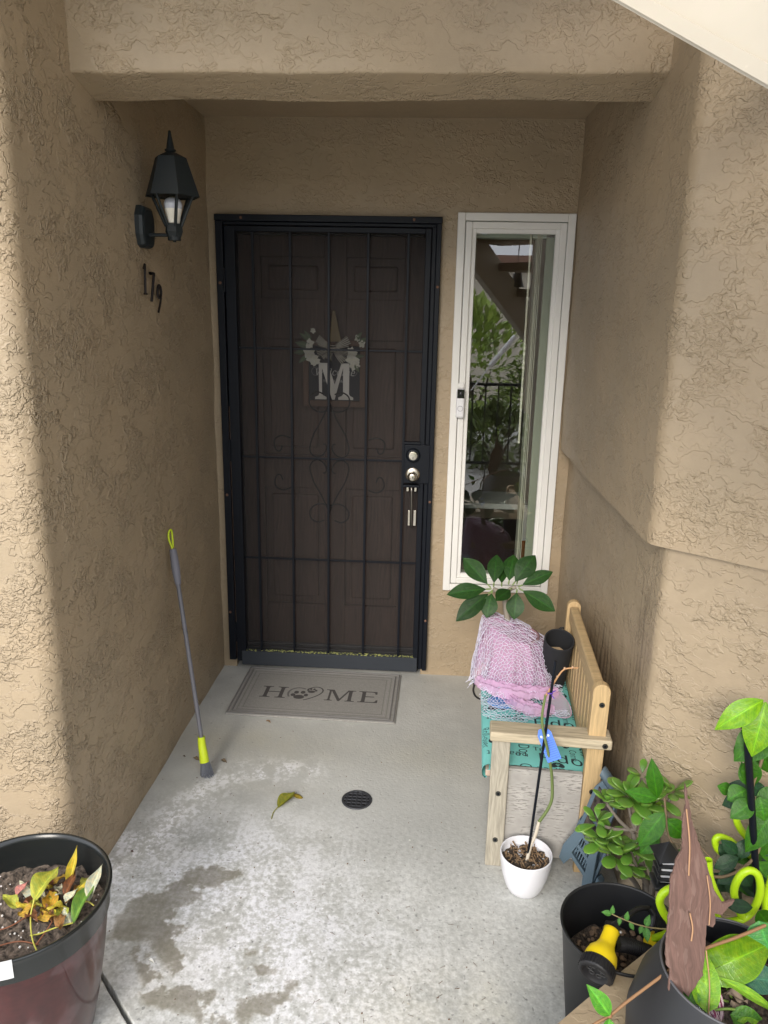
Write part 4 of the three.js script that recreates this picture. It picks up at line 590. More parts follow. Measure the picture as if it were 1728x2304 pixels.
  const pk2 = new THREE.MeshPhysicalMaterial({ color: L(.72, .45, .68), roughness: .8, transparent: true, opacity: .62, side: THREE.DoubleSide });
  part(tt, 'ruffle', band([[1.16, .375, .80], [1.22, .38, .855], [1.30, .382, .885], [1.38, .38, .885], [1.45, .372, .87]], .085, 0), pk2);
  part(tt, 'ruffle', band([[1.27, .362, .90], [1.31, .364, .96], [1.37, .362, .985], [1.42, .36, .97]], .07, 2), pk);
  const hem = mat(.75, .5, .68, .6), loop = (pts) => part(tt, 'hem_wire', tube(pts, .0016, 50, 5, true), hem);
  loop([[1.40, .395, .84], [1.455, .385, .86], [1.485, .37, .93], [1.476, .36, .995], [1.425, .36, .99], [1.39, .375, .90]]); loop([[1.24, .385, .90], [1.3, .385, .90], [1.36, .37, .96], [1.28, .368, .97]]);
  const tf = new THREE.ShapeGeometry(new THREE.Shape(curve([[1.40, .84, 0], [1.455, .86, 0], [1.485, .93, 0], [1.476, .995, 0], [1.425, .99, 0], [1.39, .90, 0]], true).getPoints(40).map(p => new THREE.Vector2(p.x, -p.y)))); tf.rotateX(-PI / 2); { const p = tf.attributes.position; for (let i = 0; i < p.count; i++) p.setY(i, .392 - (p.getZ(i) - .84) * .2 - Math.max(0, p.getX(i) - 1.44) * .1 + .002); } tf.computeVertexNormals(); part(tt, 'wrap', tf, new THREE.MeshPhysicalMaterial({ color: L(.8, .6, .74), roughness: .8, transparent: true, opacity: .4, side: THREE.DoubleSide }));
  single('dried_flower', 'pale cream dried blossom on the cushion in front of the tulle', 'flower', [0, 1, 2, 3, 4, 5, 6].map(i => leafGeo([1.38, .352, .985], [1.38 + .03 * Math.cos(i * .9), .365, .985 + .022 * Math.sin(i * .9)], .022, { up: [0, 1, 0], nl: 5, nw: 2, wave: .2, seed: i })), mat(.62, .5, .42, .85, { side: THREE.DoubleSide, vertexColors: true }));
}
{ // black open tube standing at the far end of the bench
  const t = thing('black_tube', 'black open ended tube standing beside the bench back', 'tube'); const R0 = .055, g = new THREE.CylinderGeometry(R0, R0 * .92, .24, 40, 6, true), gi = new THREE.CylinderGeometry(R0 - .005, R0 * .92 - .005, .24, 40, 6, true), rim = new THREE.TorusGeometry(R0 - .0025, .003, 8, 40).rotateX(PI / 2).translate(0, .12, 0);
  const M4 = new THREE.Matrix4().makeRotationX(.42).setPosition(1.452, .462, .765); for (const q of [g, gi, rim]) q.applyMatrix4(M4);
  part(t, 'shell', [g, gi, rim], mat(.016, .017, .02, .85, { side: THREE.DoubleSide }));
  const pl = new THREE.CylinderGeometry(.042, .042, .004, 8); pl.rotateY(.4); pl.translate(0, .035, 0); pl.applyMatrix4(M4); part(t, 'inner_disc', pl, mat(.45, .33, .2, .8));
}
// ---------------------------------------------------------------- white pot with the bare orchid
{
  const c = [1.286, 1.428]; const t = thing('white_pot', 'small round white pot on the slab in front of the bench', 'pot');
  const g = lathe([[0, .004], [.038, .004], [.043, .0], [.05, .004], [.06, .024], [.072, .065], [.0785, .105], [.080, .128], [.0785, .132], [.0755, .130], [.074, .115], [.070, .1], [0, .095]], 56); g.translate(c[0], 0, c[1]); part(t, 'body', g, phys(.80, .80, .84, .3, { clearcoat: .4, clearcoatRoughness: .2 }));
  const so = soilGeo(.0725, .104, 3, .008); so.translate(c[0], 0, c[1]); part(t, 'soil', so, M_soil);
  const R = rng(41), ch = []; for (let i = 0; i < 110; i++) { const a = R() * 6.3, r = Math.sqrt(R()) * .064, x = c[0] + r * Math.cos(a), z = c[1] + r * Math.sin(a), l = .006 + R() * .014, b = R() * 6.3; ch.push(rod([x, .106, z], [x + l * Math.cos(b), .110 + R() * .012, z + l * Math.sin(b)], .0013 + R() * .0012, 5)); } part(t, 'bark_chips', ch, mat(.23, .15, .085, .9)).userData.kind = 'stuff';
  single('plant_stake', 'thin black upright stake in the white pot', 'stake', rod([1.289, 0.083, 1.432], [1.326, 0.777, 1.43], .0042, 10), M_black);
  const o = thing('orchid_stem', 'bare curving green orchid stem rising from the white pot', 'orchid');
  part(o, 'stem', taperTube([[1.316, 0.242, 1.43], [1.338, 0.285, 1.43], [1.349, 0.323, 1.43], [1.347, 0.371, 1.43], [1.339, 0.426, 1.435], [1.324, 0.491, 1.438], [1.31, 0.541, 1.438], [1.302, 0.576, 1.436], [1.3, 0.614, 1.433], [1.306, 0.668, 1.427]], .0052, .0036, 60, 8), mat(.14, .19, .06, .5));
  part(o, 'stem', taperTube([[1.287, 0.093, 1.435], [1.296, 0.15, 1.43], [1.309, 0.197, 1.43], [1.317, 0.246, 1.43]], .0055, .0055, 16, 8), mat(.62, .55, .45, .7), 'pale dry sheath at the foot of the stem');
  part(o, 'flower_spike', taperTube([[1.306, 0.663, 1.427], [1.325, 0.686, 1.41], [1.343, 0.707, 1.39], [1.364, 0.729, 1.38], [1.404, 0.733, 1.375]], .0034, .002, 24, 6), mat(.55, .3, .14, .6), 'withered orange brown tip'); for (const q of [[1.343, 0.709, 1.39], [1.364, 0.732, 1.38], [1.387, 0.735, 1.377]]) part(o, 'bud', new THREE.SphereGeometry(.004, 8, 6).translate(...q), mat(.5, .32, .2, .7));
  single('twist_tie', 'purple tie where orchid stem and black stake cross', 'tie', [new THREE.TorusGeometry(.007, .002, 6, 16).rotateX(1.2).translate(1.318, 0.675, 1.43), rod([1.318, 0.675, 1.43], [1.332, 0.688, 1.437], .0015, 5), rod([1.318, 0.675, 1.43], [1.33, 0.663, 1.438], .0015, 5)], mat(.12, .05, .4, .6));
  const tag = cvtex(256, 512, (g, w, h) => { g.fillStyle = '#4a7be0'; g.fillRect(0, 0, w, h); g.fillStyle = 'rgba(235,240,250,.9)'; for (const [x, y] of [[60, 120], [150, 90], [180, 130], [90, 160], [130, 140]]) { for (let i = 0; i < 5; i++) { g.beginPath(); g.ellipse(x + 12 * Math.cos(i * 1.26), y + 12 * Math.sin(i * 1.26), 9, 9, 0, 0, 7); g.fill(); } } g.strokeStyle = 'rgba(20,40,120,.8)'; g.lineWidth = 4; for (let i = 0; i < 9; i++) { g.beginPath(); g.moveTo(24, 210 + i * 32); g.lineTo(232, 210 + i * 32); g.stroke(); } });
  const sh = new THREE.Shape([[-.021, -.052], [.021, -.052], [.021, .03], [.012, .046], [-.012, .046], [-.021, .03]].map(p => new THREE.Vector2(...p))); const tg = new THREE.ExtrudeGeometry(sh, { depth: .0012, bevelEnabled: false }); { const p = tg.attributes.position, u = tg.attributes.uv; for (let i = 0; i < p.count; i++) u.setXY(i, p.getX(i) / .044 + .5, (p.getY(i) + .054) / .102); } tg.rotateX(-.35); tg.rotateZ(.42); tg.translate(1.325, 0.51, 1.427);
  single('plant_tag', 'blue plant tag hanging on the orchid stake', 'tag', tg, new THREE.MeshStandardMaterial({ map: tag, roughness: .5 }));
}
// ---------------------------------------------------------------- large red glazed pot, lower left
{
  const t = thing('red_pot', 'large dark red glazed pot with a black rim at the lower left', 'pot'), c = [.01, 2.01];
  const body = lathe([[0, 0], [.135, 0], [.145, .006], [.165, .1], [.182, .2], [.194, .29], [.199, .335]], 72); body.translate(c[0], 0, c[1]);
  const wt = dtex(512, 256, (u, v, c) => { const k = 1 + fbm(u * 24, v * 3, 4, 24, 3) * .5 + fbm(u * 60, v * 40, 2, 60, 40) * .2, m = sm(.2, .5, fbm(u * 10 + 4, v * 4, 4, 10, 4)); c[0] = gam(clamp(.050 * k + m * .03)); c[1] = gam(clamp(.011 * k + m * .026)); c[2] = gam(clamp(.011 * k + m * .028)); });
  part(t, 'body', body, new THREE.MeshPhysicalMaterial({ map: wt, roughness: .3, specularIntensity: .5, clearcoat: .5, clearcoatRoughness: .08 }));
  const rim = lathe([[.1985, .333], [.204, .338], [.208, .385], [.213, .397], [.213, .402], [.209, .405], [.204, .402], [.198, .39], [.19, .33], [.18, .3]], 72); rim.translate(c[0], 0, c[1]); part(t, 'rim', rim, phys(.012, .014, .014, .22, { side: THREE.DoubleSide }));
  const so = soilGeo(.192, .325, 8, .012); so.translate(c[0], 0, c[1]); part(t, 'soil', so, new THREE.MeshStandardMaterial({ map: soilTex, roughness: .95, bumpMap: soilTex, bumpScale: .006 }));
  const R = rng(51), ps = []; for (let i = 0; i < 90; i++) { const a = R() * 6.3, r = Math.sqrt(R()) * .18; ps.push(new THREE.IcosahedronGeometry(.0012 + R() * .0022, 0).translate(c[0] + r * Math.cos(a), .331 + .003 * R(), c[1] + r * Math.sin(a))); } part(t, 'perlite', ps, mat(.75, .72, .68, .9)).userData.kind = 'stuff';
  const tp = new THREE.CylinderGeometry(.2145, .2110, .05, 24, 1, true, .03, .42), ti = new THREE.CylinderGeometry(.2138, .2102, .05, 24, 1, true, .03, .42); tp.translate(c[0], .384, c[1]); ti.translate(c[0], .384, c[1]);
  single('tape_strip', 'white tape stuck over the rim of the red pot', 'tape', [tp, ti], mat(.6, .61, .61, .7, { side: THREE.DoubleSide }));
  const g1 = 'dying yellow leaves in the red pot'; const lm = (r, g, b) => leafMat(r, g, b, .5); const yl = lm(.60, .47, .05), yg = lm(.45, .47, .07), pale = lm(.62, .62, .45), br = lm(.22, .09, .04), gr = lm(.16, .30, .05), or = lm(.62, .36, .04);
  const put = (a, b, w, m, label, o = {}) => { const l = thing('withered_leaf', label, 'leaf', [0, 0, 0], g1); part(l, 'blade', leafGeo(a, b, w * .78, { fold: .7, droop: .1, wave: .13, nl: 12, nw: 4, shape: .42, ...o }), m); if (o.stem) part(l, 'petiole', tube([a, ...o.stem], .0019, 20, 5), mat(.5, .48, .08, .6)); };
  put([.090, .345, 1.925], [.095, .42, 1.862], .03, yl, 'upright rolled yellow leaf pointing to the rim of the red pot', { fold: 1.2, droop: -.1 });
  put([.045, .375, 2.0], [.058, .395, 1.9], .07, yg, 'broad yellow-green leaf with a long stalk in the middle of the red pot', { stem: [[.05, .355, 2.03], [.075, .34, 2.075], [.107, .333, 2.112]] });
  put([.15, .345, 2.03], [.166, .39, 1.925], .045, gr, 'green rolled leaf at the right of the heap in the red pot', { fold: 1.1, stem: [[.12, .345, 2.045], [.085, .338, 2.06], [.064, .335, 2.064]] });
  put([.165, .36, 1.98], [.168, .405, 1.90], .04, pale, 'pale cream leaf tip at the far right of the red pot', { fold: .9 });
  put([.03, .345, 1.96], [-.035, .36, 1.92], .045, pale, 'pale folded leaf at the left of the heap in the red pot', { fold: -.5 });
  put([.085, .345, 2.0], [.055, .36, 1.95], .05, or, 'orange yellow leaf in the centre of the red pot'); put([.09, .345, 2.03], [.06, .355, 1.985], .035, yl, 'yellow and brown curled leaf low in the red pot', { fold: .9 });
  put([.11, .35, 1.96], [.145, .38, 1.92], .045, yl, 'curled yellow leaf beside the green roll in the red pot', { fold: -.8 }); put([.10, .35, 1.965], [.10, .385, 1.90], .03, br, 'shrivelled brown leaf among the yellow ones in the red pot', { wave: .2 });
  put([.11, .345, 1.98], [.128, .375, 1.955], .03, pale, 'small pale curled leaf in the centre of the red pot', { fold: 1 }); put([-.01, .335, 1.985], [-.06, .345, 1.955], .04, yg, 'yellow leaf lying at the left edge of the frame in the red pot'); put([-.02, .345, 1.965], [-.002, .375, 1.94], .03, lm(.5, .2, .17), 'pinkish curled leaf at the left in the red pot', { fold: .8 });
  put([.08, .34, 2.015], [.115, .35, 2.0], .04, br, 'dark brown leaf scrap in front of the heap in the red pot', { wave: .25 }); put([.03, .34, 2.0], [.02, .36, 1.95], .035, br, 'brown withered leaf left of the broad one in the red pot', { wave: .2 }); put([.12, .34, 2.02], [.10, .355, 1.985], .045, yg, 'small yellow-green leaf in front in the red pot'); put([.145, .345, 2.03], [.115, .36, 2.0], .05, pale, 'whitish torn leaf in front of the green roll in the red pot', { fold: -.4 });
  const CR = rng(101), cm = [yl, br, pale, yg, br, or, yl, br]; const sg = []; for (let i = 0; i < 26; i++) { const x = .02 + CR() * .135, z = 1.905 + CR() * .13, a = CR() * 6.3, l = .022 + CR() * .03, tc = [[.6, .47, .05], [.22, .09, .04], [.6, .58, .42], [.42, .42, .07], [.3, .15, .05], [.55, .34, .05]][i % 6]; sg.push(tint(leafGeo([x, .338 + CR() * .02, z], [x + l * Math.cos(a), .342 + CR() * .035, z + l * Math.sin(a)], l * .6, { fold: 1.2 - 2 * CR(), wave: .25, droop: .3 * CR(), nl: 8, nw: 3, seed: i + 40 }), ...tc)); } single('leaf_litter', 'small shrivelled yellow and brown leaf shreds heaped in the red pot', 'leaf litter', sg, leafMat(1, 1, 1, .6)).userData.kind = 'stuff';
  const rt = [[[-.06, .333, 2.06], [0, .338, 2.05], [.04, .34, 2.0]], [[-.03, .333, 2.12], [.04, .336, 2.085], [.095, .333, 2.085]], [[.09, .334, 2.09], [.10, .345, 2.03], [.09, .36, 2.0]], [[-.08, .333, 2.08], [-.02, .34, 2.07], [0, .333, 2.1]], [[.0, .334, 1.975], [.02, .36, 1.99], [.06, .345, 2.02]], [[.13, .34, 1.99], [.16, .36, 1.98], [.182, .355, 1.985]]];
  const dr = thing('dry_stems', 'thin red brown dry stems lying on the soil of the red pot', 'stems'); rt.forEach((p, i) => part(dr, 'stem', tube(p, .0018, 24, 5), i === 5 ? mat(.55, .5, .1, .6) : mat(.26, .1, .05, .7)));
}
// ---------------------------------------------------------------- folded step stool leaning at the wall corner
{
  const t = thing('step_stool', 'slate blue folded plastic step stool leaning in the wall corner', 'step stool'); const m = mat(.10, .15, .19, .5), gripm = new THREE.MeshStandardMaterial({ map: soilTex, color: L(.5, .5, .55), roughness: .95 });
  const G = new THREE.Group(); const put = (n, g, mm, lb) => { const o = part(t, n, g, mm, lb); return o; };
  // local frame: u across the stool, v up, w thickness; then leaned into the corner
  const A = V(1.413, .085, 1.372), N = V(1.484, .0, 1.425), T = V(1.527, .385, 1.425), U = N.clone().sub(A).multiplyScalar(1 / .2), O = A.clone().add(N).multiplyScalar(.5), Vv = T.clone().sub(O).multiplyScalar(1 / .392), W = V().crossVectors(U, Vv).normalize();
  const M4 = new THREE.Matrix4().makeBasis(U, Vv, W).setPosition(O); const fin = g => g.applyMatrix4(M4);
  const sh = new THREE.Shape([[-.11, .0], [-.115, .05], [-.075, .16], [-.075, .33], [-.05, .375], [.05, .375], [.075, .33], [.075, .16], [.115, .05], [.11, 0], [.075, 0], [.05, .05], [-.05, .05], [-.075, 0]].map(p => new THREE.Vector2(...p)));
  const h1 = new THREE.Path([[-.055, .065], [-.03, .15], [.03, .15], [.055, .065]].map(p => new THREE.Vector2(...p))); sh.holes.push(h1);
  put('frame', fin(new THREE.ExtrudeGeometry(sh, { depth: .022, bevelEnabled: true, bevelSize: .003, bevelThickness: .003, bevelSegments: 2 })), m);
  put('leg_frame', fin(merge([bx(-.10, -.075, .0, .16, -.035, -.006, .005), bx(.075, .10, 0, .16, -.035, -.006, .005), bx(-.075, .075, .03, .06, -.035, -.006, .005), bx(-.075, .075, .12, .155, -.035, -.006, .005)])), m);
  put('grip_pad', fin(bx(-.055, .055, .25, .355, .024, .029, .004)), gripm); put('grip_pad', fin(bx(-.055, .055, .165, .235, .024, .029, .004)), gripm);
  for (let i = 0; i < 6; i++) put('rib', fin(merge([bx(-.045 + i * .016, -.037 + i * .016, .068, .148, -.004, .02, .002)])), m);
  put('brace', fin(merge([bx(-.055, .055, .098, .112, -.002, .022, .003), tube([[-.05, .07, .012], [-.02, .1, .016], [.0, .14, .014]], .005, 16, 6), tube([[.05, .07, .012], [.02, .1, .016], [.0, .14, .014]], .005, 16, 6)])), m);
  put('handle', fin(merge([rod([-.075, .392, .008], [.075, .392, .008], .019, 18), ...[-.06, -.036, -.012, .012, .036, .06].map(x => rod([x - .003, .392, .008], [x + .003, .392, .008], .0205, 18))])), mat(.10, .145, .18, .5));
  for (const y of [.0, .05]) for (const x of [.12, .17]) put('foot', fin(bx(x, x + .04, y, y + .044, -.02, .02, .01)), m); put('leg_frame', fin(bx(.10, .118, -.0, .2, -.02, .012, .004)), m);
}
// ---------------------------------------------------------------- jade plant behind the black pot
{
  const t = thing('jade_plant', 'jade plant with thick glossy oval leaves beside the step stool', 'plant'); const R = rng(61), bm = mat(.2, .17, .14, .85);
  const jm = new THREE.MeshPhysicalMaterial({ color: L(.10, .235, .03), roughness: .3, vertexColors: true, clearcoat: .3, clearcoatRoughness: .2 });
  const base = [1.615, .05, 1.62], cl = [[1.465, .437, 1.6, .030, 9], [1.522, .452, 1.59, .046, 15], [1.553, .44, 1.61, .042, 13], [1.445, .371, 1.6, .034, 8], [1.462, .325, 1.62, .044, 14], [1.491, .290, 1.625, .044, 13], [1.540, .30, 1.62, .036, 9], [1.527, .262, 1.62, .036, 6], [1.556, .512, 1.585, .034, 6], [1.558, .25, 1.62, .03, 5], [1.612, .202, 1.6, .03, 5], [1.605, .45, 1.585, .038, 9], [1.647, .462, 1.575, .042, 6], [1.585, .41, 1.6, .034, 7]];
  const hub = [[1.60, .184, 1.6], [1.575, .2, 1.605], [1.545, .35, 1.6]];
  part(t, 'trunk', [taperTube([base, [1.607, .12, 1.61], hub[0]], .017, .013, 12, 8), taperTube([hub[0], [1.575, .26, 1.6], hub[2]], .011, .007, 12, 7), taperTube([[1.61, .14, 1.61], [1.62, .28, 1.6], [1.61, .40, 1.59]], .012, .007, 12, 7), taperTube([[1.61, .1, 1.61], [1.56, .2, 1.61], [1.493, .262, 1.62]], .009, .006, 12, 7)], bm);
  cl.forEach(([x, y, z, r, n], ci) => {
    const from = ci < 1 ? [1.545, .35, 1.6] : y < .34 && x < 1.5 ? [1.51, .245, 1.62] : y > .4 && x > 1.57 ? [1.61, .38, 1.59] : y < .34 ? [1.585, .215, 1.605] : [1.55, .36, 1.6];
    part(t, 'branch', taperTube([from, [(from[0] + x) / 2, (from[1] + y) / 2 - .008, (from[2] + z) / 2], [x, y, z]], .006, .004, 10, 6), bm);
    n = Math.round(n * .58) + 2; for (let i = 0; i < n; i++) {
      const a = i * 2.399 + ci, el = -.25 + 1.25 * (i / n) + (R() - .5) * .5, len = r * (1.35 + .5 * R()) * (i / n > .7 ? .7 : 1);
      const d = V(Math.cos(a) * Math.cos(el), Math.sin(el), Math.sin(a) * Math.cos(el)); const g = new THREE.SphereGeometry(1, 12, 9); const p = g.attributes.position; const col = new Float32Array(p.count * 3); const yel = R() < .1 ? 1 : 0;
      for (let k = 0; k < p.count; k++) { let px = p.getX(k), py = p.getY(k), pz = p.getZ(k); const u = (px + 1) / 2, wd = .16 + .84 * Math.sin(Math.min(1, Math.pow(u, 1.1)) * PI * .60); const cup = .12 * pz * pz + .1 * u * u; const edge = Math.abs(pz) > .75 || u > .93 ? 1 : 0; p.setXYZ(k, u * len, py * len * .10 * (.6 + .5 * Math.sin(u * PI)) + cup * len * .5, pz * len * .29 * wd); const q = .75 + .4 * u; col[k * 3] = q * (1 + .7 * yel + .35 * edge); col[k * 3 + 1] = q * (1 + .25 * yel + .02 * edge); col[k * 3 + 2] = q * (1 + .1 * edge); }
      g.setAttribute('color', new THREE.BufferAttribute(col, 3)); const up = V(0, 1, 0); up.addScaledVector(d, -up.dot(d)).normalize(); const s = V().crossVectors(d, up); g.applyMatrix4(new THREE.Matrix4().makeBasis(d, up, s).setPosition(x + d.x * .004, y + d.y * .004 + (i / n) * .014, z + d.z * .004)); g.computeVertexNormals(); part(t, 'leaf', g, jm);
    }
  });
}
// ---------------------------------------------------------------- stucco planter kerb, black pots, nozzle, hose
{
  const a = [1.10, 2.31], b = [1.60, 1.865]; const d = [.748, -.664], n2 = [.664, .748];
  const o = [a, b, [b[0] + .2, b[1] - .1], [2.6, 2.3], [2.6, 3.2], [1.55, 2.82]];
  single('planter_kerb', 'low tan stucco kerb between the two black pots', 'kerb', prism(o, -.04, .3, { amp: .01, seed: 31, step: .02, vstep: .02 }), stuccoMat(.1, .005));
  const pot = (name, label, c, prof, m, sy, sr, seed) => { const t = thing(name, label, 'pot'); const g = lathe(prof, 64); g.translate(c[0], c[1], c[2]); part(t, 'body', g, m); const s = soilGeo(sr, sy, seed, .012); s.translate(c[0], c[1], c[2]); part(t, 'soil', s, M_soil); return t; };
  const p1 = pot('black_pot', 'black plastic pot on the slab with the yellow hose nozzle in it', [1.45, 0, 1.895], [[0, 0], [.105, 0], [.112, .006], [.128, .15], [.143, .298], [.147, .300], [.148, .306], [.145, .308], [.140, .304], [.13, .2], [.12, .12]], phys(.011, .012, .014, .5, { side: THREE.DoubleSide }), .185, .127, 4);
  const R = rng(71), ch = []; for (let i = 0; i < 160; i++) { const q = R() * 6.3, r = Math.sqrt(R()) * .12, g = new THREE.IcosahedronGeometry(.003 + R() * .005, 0); g.scale(1.4, .6, 1); g.rotateY(R() * 6); g.translate(1.45 + r * Math.cos(q), .19 + R() * .006, 1.895 + r * Math.sin(q)); ch.push(g); } part(p1, 'bark_chips', ch, mat(.24, .16, .1, .9)).userData.kind = 'stuff';
  const p2 = pot('black_planter', 'rounded black planter standing on the tan kerb at lower right', [1.55, .30, 2.255], [[0, 0], [.14, 0], [.16, .008], [.180, .05], [.183, .10], [.168, .17], [.136, .235], [.134, .245], [.130, .247], [.127, .243], [.134, .18], [.14, .15]], phys(.016, .017, .02, .5, { side: THREE.DoubleSide }), .19, .134, 9);
  part(p2, 'rim', new THREE.TorusGeometry(.1325, .0022, 8, 72).rotateX(PI / 2).translate(1.55, .547, 2.255), mat(.10, .10, .11, .35));
  // hose nozzle resting on the near rim of the pot
  const nz = thing('hose_nozzle', 'yellow and black hose spray nozzle lying in the black pot', 'hose nozzle'); const ym = mat(.80, .60, .01, .4), km = mat(.014, .014, .016, .45);
  const HC = V(1.352, .318, 2.052), DIR = V(-.48, -.30, .82).normalize().negate(); // axis from the spray face back to the neck
  const H = new THREE.Matrix4().makeBasis(V().crossVectors(V(1, 0, 0), DIR).cross(DIR).normalize().negate(), DIR, V().crossVectors(V().crossVectors(V(1, 0, 0), DIR).cross(DIR).normalize().negate(), DIR)).setPosition(HC);
  const lz = (prof, seg = 36) => lathe(prof, seg).scale(1.06, 1.06, 1.06).applyMatrix4(H);
  part(nz, 'spray_head', lz([[.0, .006], [.024, .006], [.026, -.004], [.036, -.004], [.0375, .002], [.0365, .022], [.034, .024]]), km); for (let i = 0; i < 30; i++) { const q = i / 30 * PI * 2; part(nz, 'head_ridge', bx(.0362, .0386, -.001, .021, -.0014, .0014, .0005).rotateY(q).scale(1.06, 1.06, 1.06).applyMatrix4(H), km); }
  part(nz, 'body', lz([[.034, .023], [.0345, .034], [.031, .048], [.022, .060], [.0175, .072], [.0165, .098], [.018, .104], [.012, .108], [0, .108]]), ym);
  const face = []; for (let i = 0; i < 6; i++) { const q = i * 1.047; face.push(new THREE.TorusGeometry(.0055, .0012, 6, 14).rotateX(PI / 2).translate(.015 * Math.cos(q), .0045, .015 * Math.sin(q)).scale(1.06, 1.06, 1.06).applyMatrix4(H)); } part(nz, 'spray_hole', face, mat(.05, .05, .05, .3));
  const ax = t => HC.clone().addScaledVector(DIR, t); const q0 = ax(.083);
  const gripPts = [[q0.x + .004, q0.y - .006, q0.z + .004], [1.43, .300, 1.945], [1.48, .272, 1.925], [1.53, .235, 1.90]]; part(nz, 'handle', [taperTube(gripPts, .0175, .015, 30, 14), ...Array.from({ length: 22 }, (_, i) => { const c = curve(gripPts), u = .2 + i * .033, P0 = c.getPointAt(u), T = c.getTangentAt(u); const g = new THREE.TorusGeometry(.0165 - u * .0012, .0016, 5, 20); g.applyQuaternion(new THREE.Quaternion().setFromUnitVectors(V(0, 0, 1), T)); g.translate(P0.x, P0.y, P0.z); return g; })], km);
  part(nz, 'lever', [taperTube([[1.415, .335, 1.93], [1.45, .338, 1.905], [1.49, .335, 1.87], [1.525, .318, 1.845]], .007, .006, 20, 8), bx(1.40, 1.43, .318, .340, 1.915, 1.945, .005), taperTube([[1.525, .318, 1.845], [1.537, .30, 1.85], [1.53, .275, 1.87]], .008, .008, 12, 8)], km); part(nz, 'screw', new THREE.SphereGeometry(.004, 10, 8).translate(1.431, .333, 1.945), mat(.6, .6, .6, .3, { metalness: .8 }));
  part(nz, 'connector', rod([1.52, .262, 1.895], [1.545, .25, 1.865], .016, 16), ym);
  const hose = thing('garden_hose', 'coiled lime green garden hose hung behind the black planter', 'hose'); const hm = mat(.42, .66, .012, .38);
  const coil = (pts, closed) => part(hose, 'loop', tube(pts, .0092, 60, 12, closed), hm);
  coil([[1.525, .255, 1.88], [1.552, .33, 1.93], [1.528, .40, 1.975], [1.511, .425, 1.98], [1.499, .453, 1.98], [1.502, .475, 1.98], [1.52, .487, 1.975], [1.56, .47, 1.95]]);
  coil([[1.722, .364, 1.885], [1.707, .41, 1.88], [1.714, .452, 1.88], [1.734, .472, 1.88], [1.757, .458, 1.88], [1.768, .41, 1.88], [1.758, .36, 1.88], [1.735, .338, 1.885], [1.705, .342, 1.9], [1.66, .375, 1.94], [1.638, .41, 1.95], [1.645, .43, 1.95]]); coil([[1.735, .338, 1.885], [1.722, .364, 1.885], [1.712, .385, 1.882]]);
  coil([[1.605, .55, 1.95], [1.613, .508, 1.95], [1.629, .469, 1.95], [1.648, .436, 1.95]]);
  coil([[1.84, .50, 1.70], [1.803, .507, 1.7], [1.779, .501, 1.7], [1.772, .479, 1.7], [1.789, .447, 1.7], [1.819, .409, 1.7], [1.83, .36, 1.7]]); coil([[1.75, .40, 1.74], [1.734, .406, 1.74], [1.717, .419, 1.74], [1.708, .444, 1.74], [1.718, .455, 1.74], [1.744, .446, 1.74], [1.77, .426, 1.74], [1.81, .40, 1.74]]); coil([[1.80, .44, 1.86], [1.79, .38, 1.87], [1.80, .33, 1.88], [1.82, .36, 1.88]]);
  // sprig hanging over pot
  const sp = thing('leafy_sprig', 'small green leafy sprig reaching over the hose nozzle', 'plant'); part(sp, 'stem', taperTube([[1.56, .37, 1.965], [1.509, .362, 1.958], [1.471, .36, 1.949], [1.443, .362, 1.939], [1.412, .365, 1.925]], .0022, .0014, 24, 5), mat(.25, .2, .09, .7)); const sm2 = leafMat(.09, .26, .05, .35); const SR = rng(4);
  for (const [x, y, z, dx2, dy2, dz2, l] of [[1.412, .365, 1.925, -.02, .004, 0, .024], [1.414, .365, 1.925, 0, .022, -.006, .02], [1.43, .363, 1.932, -.004, -.014, .012, .018], [1.443, .362, 1.94, .002, .02, -.005, .022], [1.45, .361, 1.942, .01, -.016, .012, .02], [1.485, .36, 1.953, .008, .022, -.01, .028], [1.485, .36, 1.953, 0, -.02, .022, .032], [1.478, .36, 1.95, -.008, -.014, .01, .02]]) { const k = l / Math.hypot(dx2, dy2, dz2); part(sp, 'leaf', leafGeo([x, y, z], [x + dx2 * k, y + dy2 * k, z + dz2 * k], l * .6, { up: [-.3, .8, .6], nl: 6, nw: 2, fold: .3, seed: l * 999 | 0 }), sm2); }
}
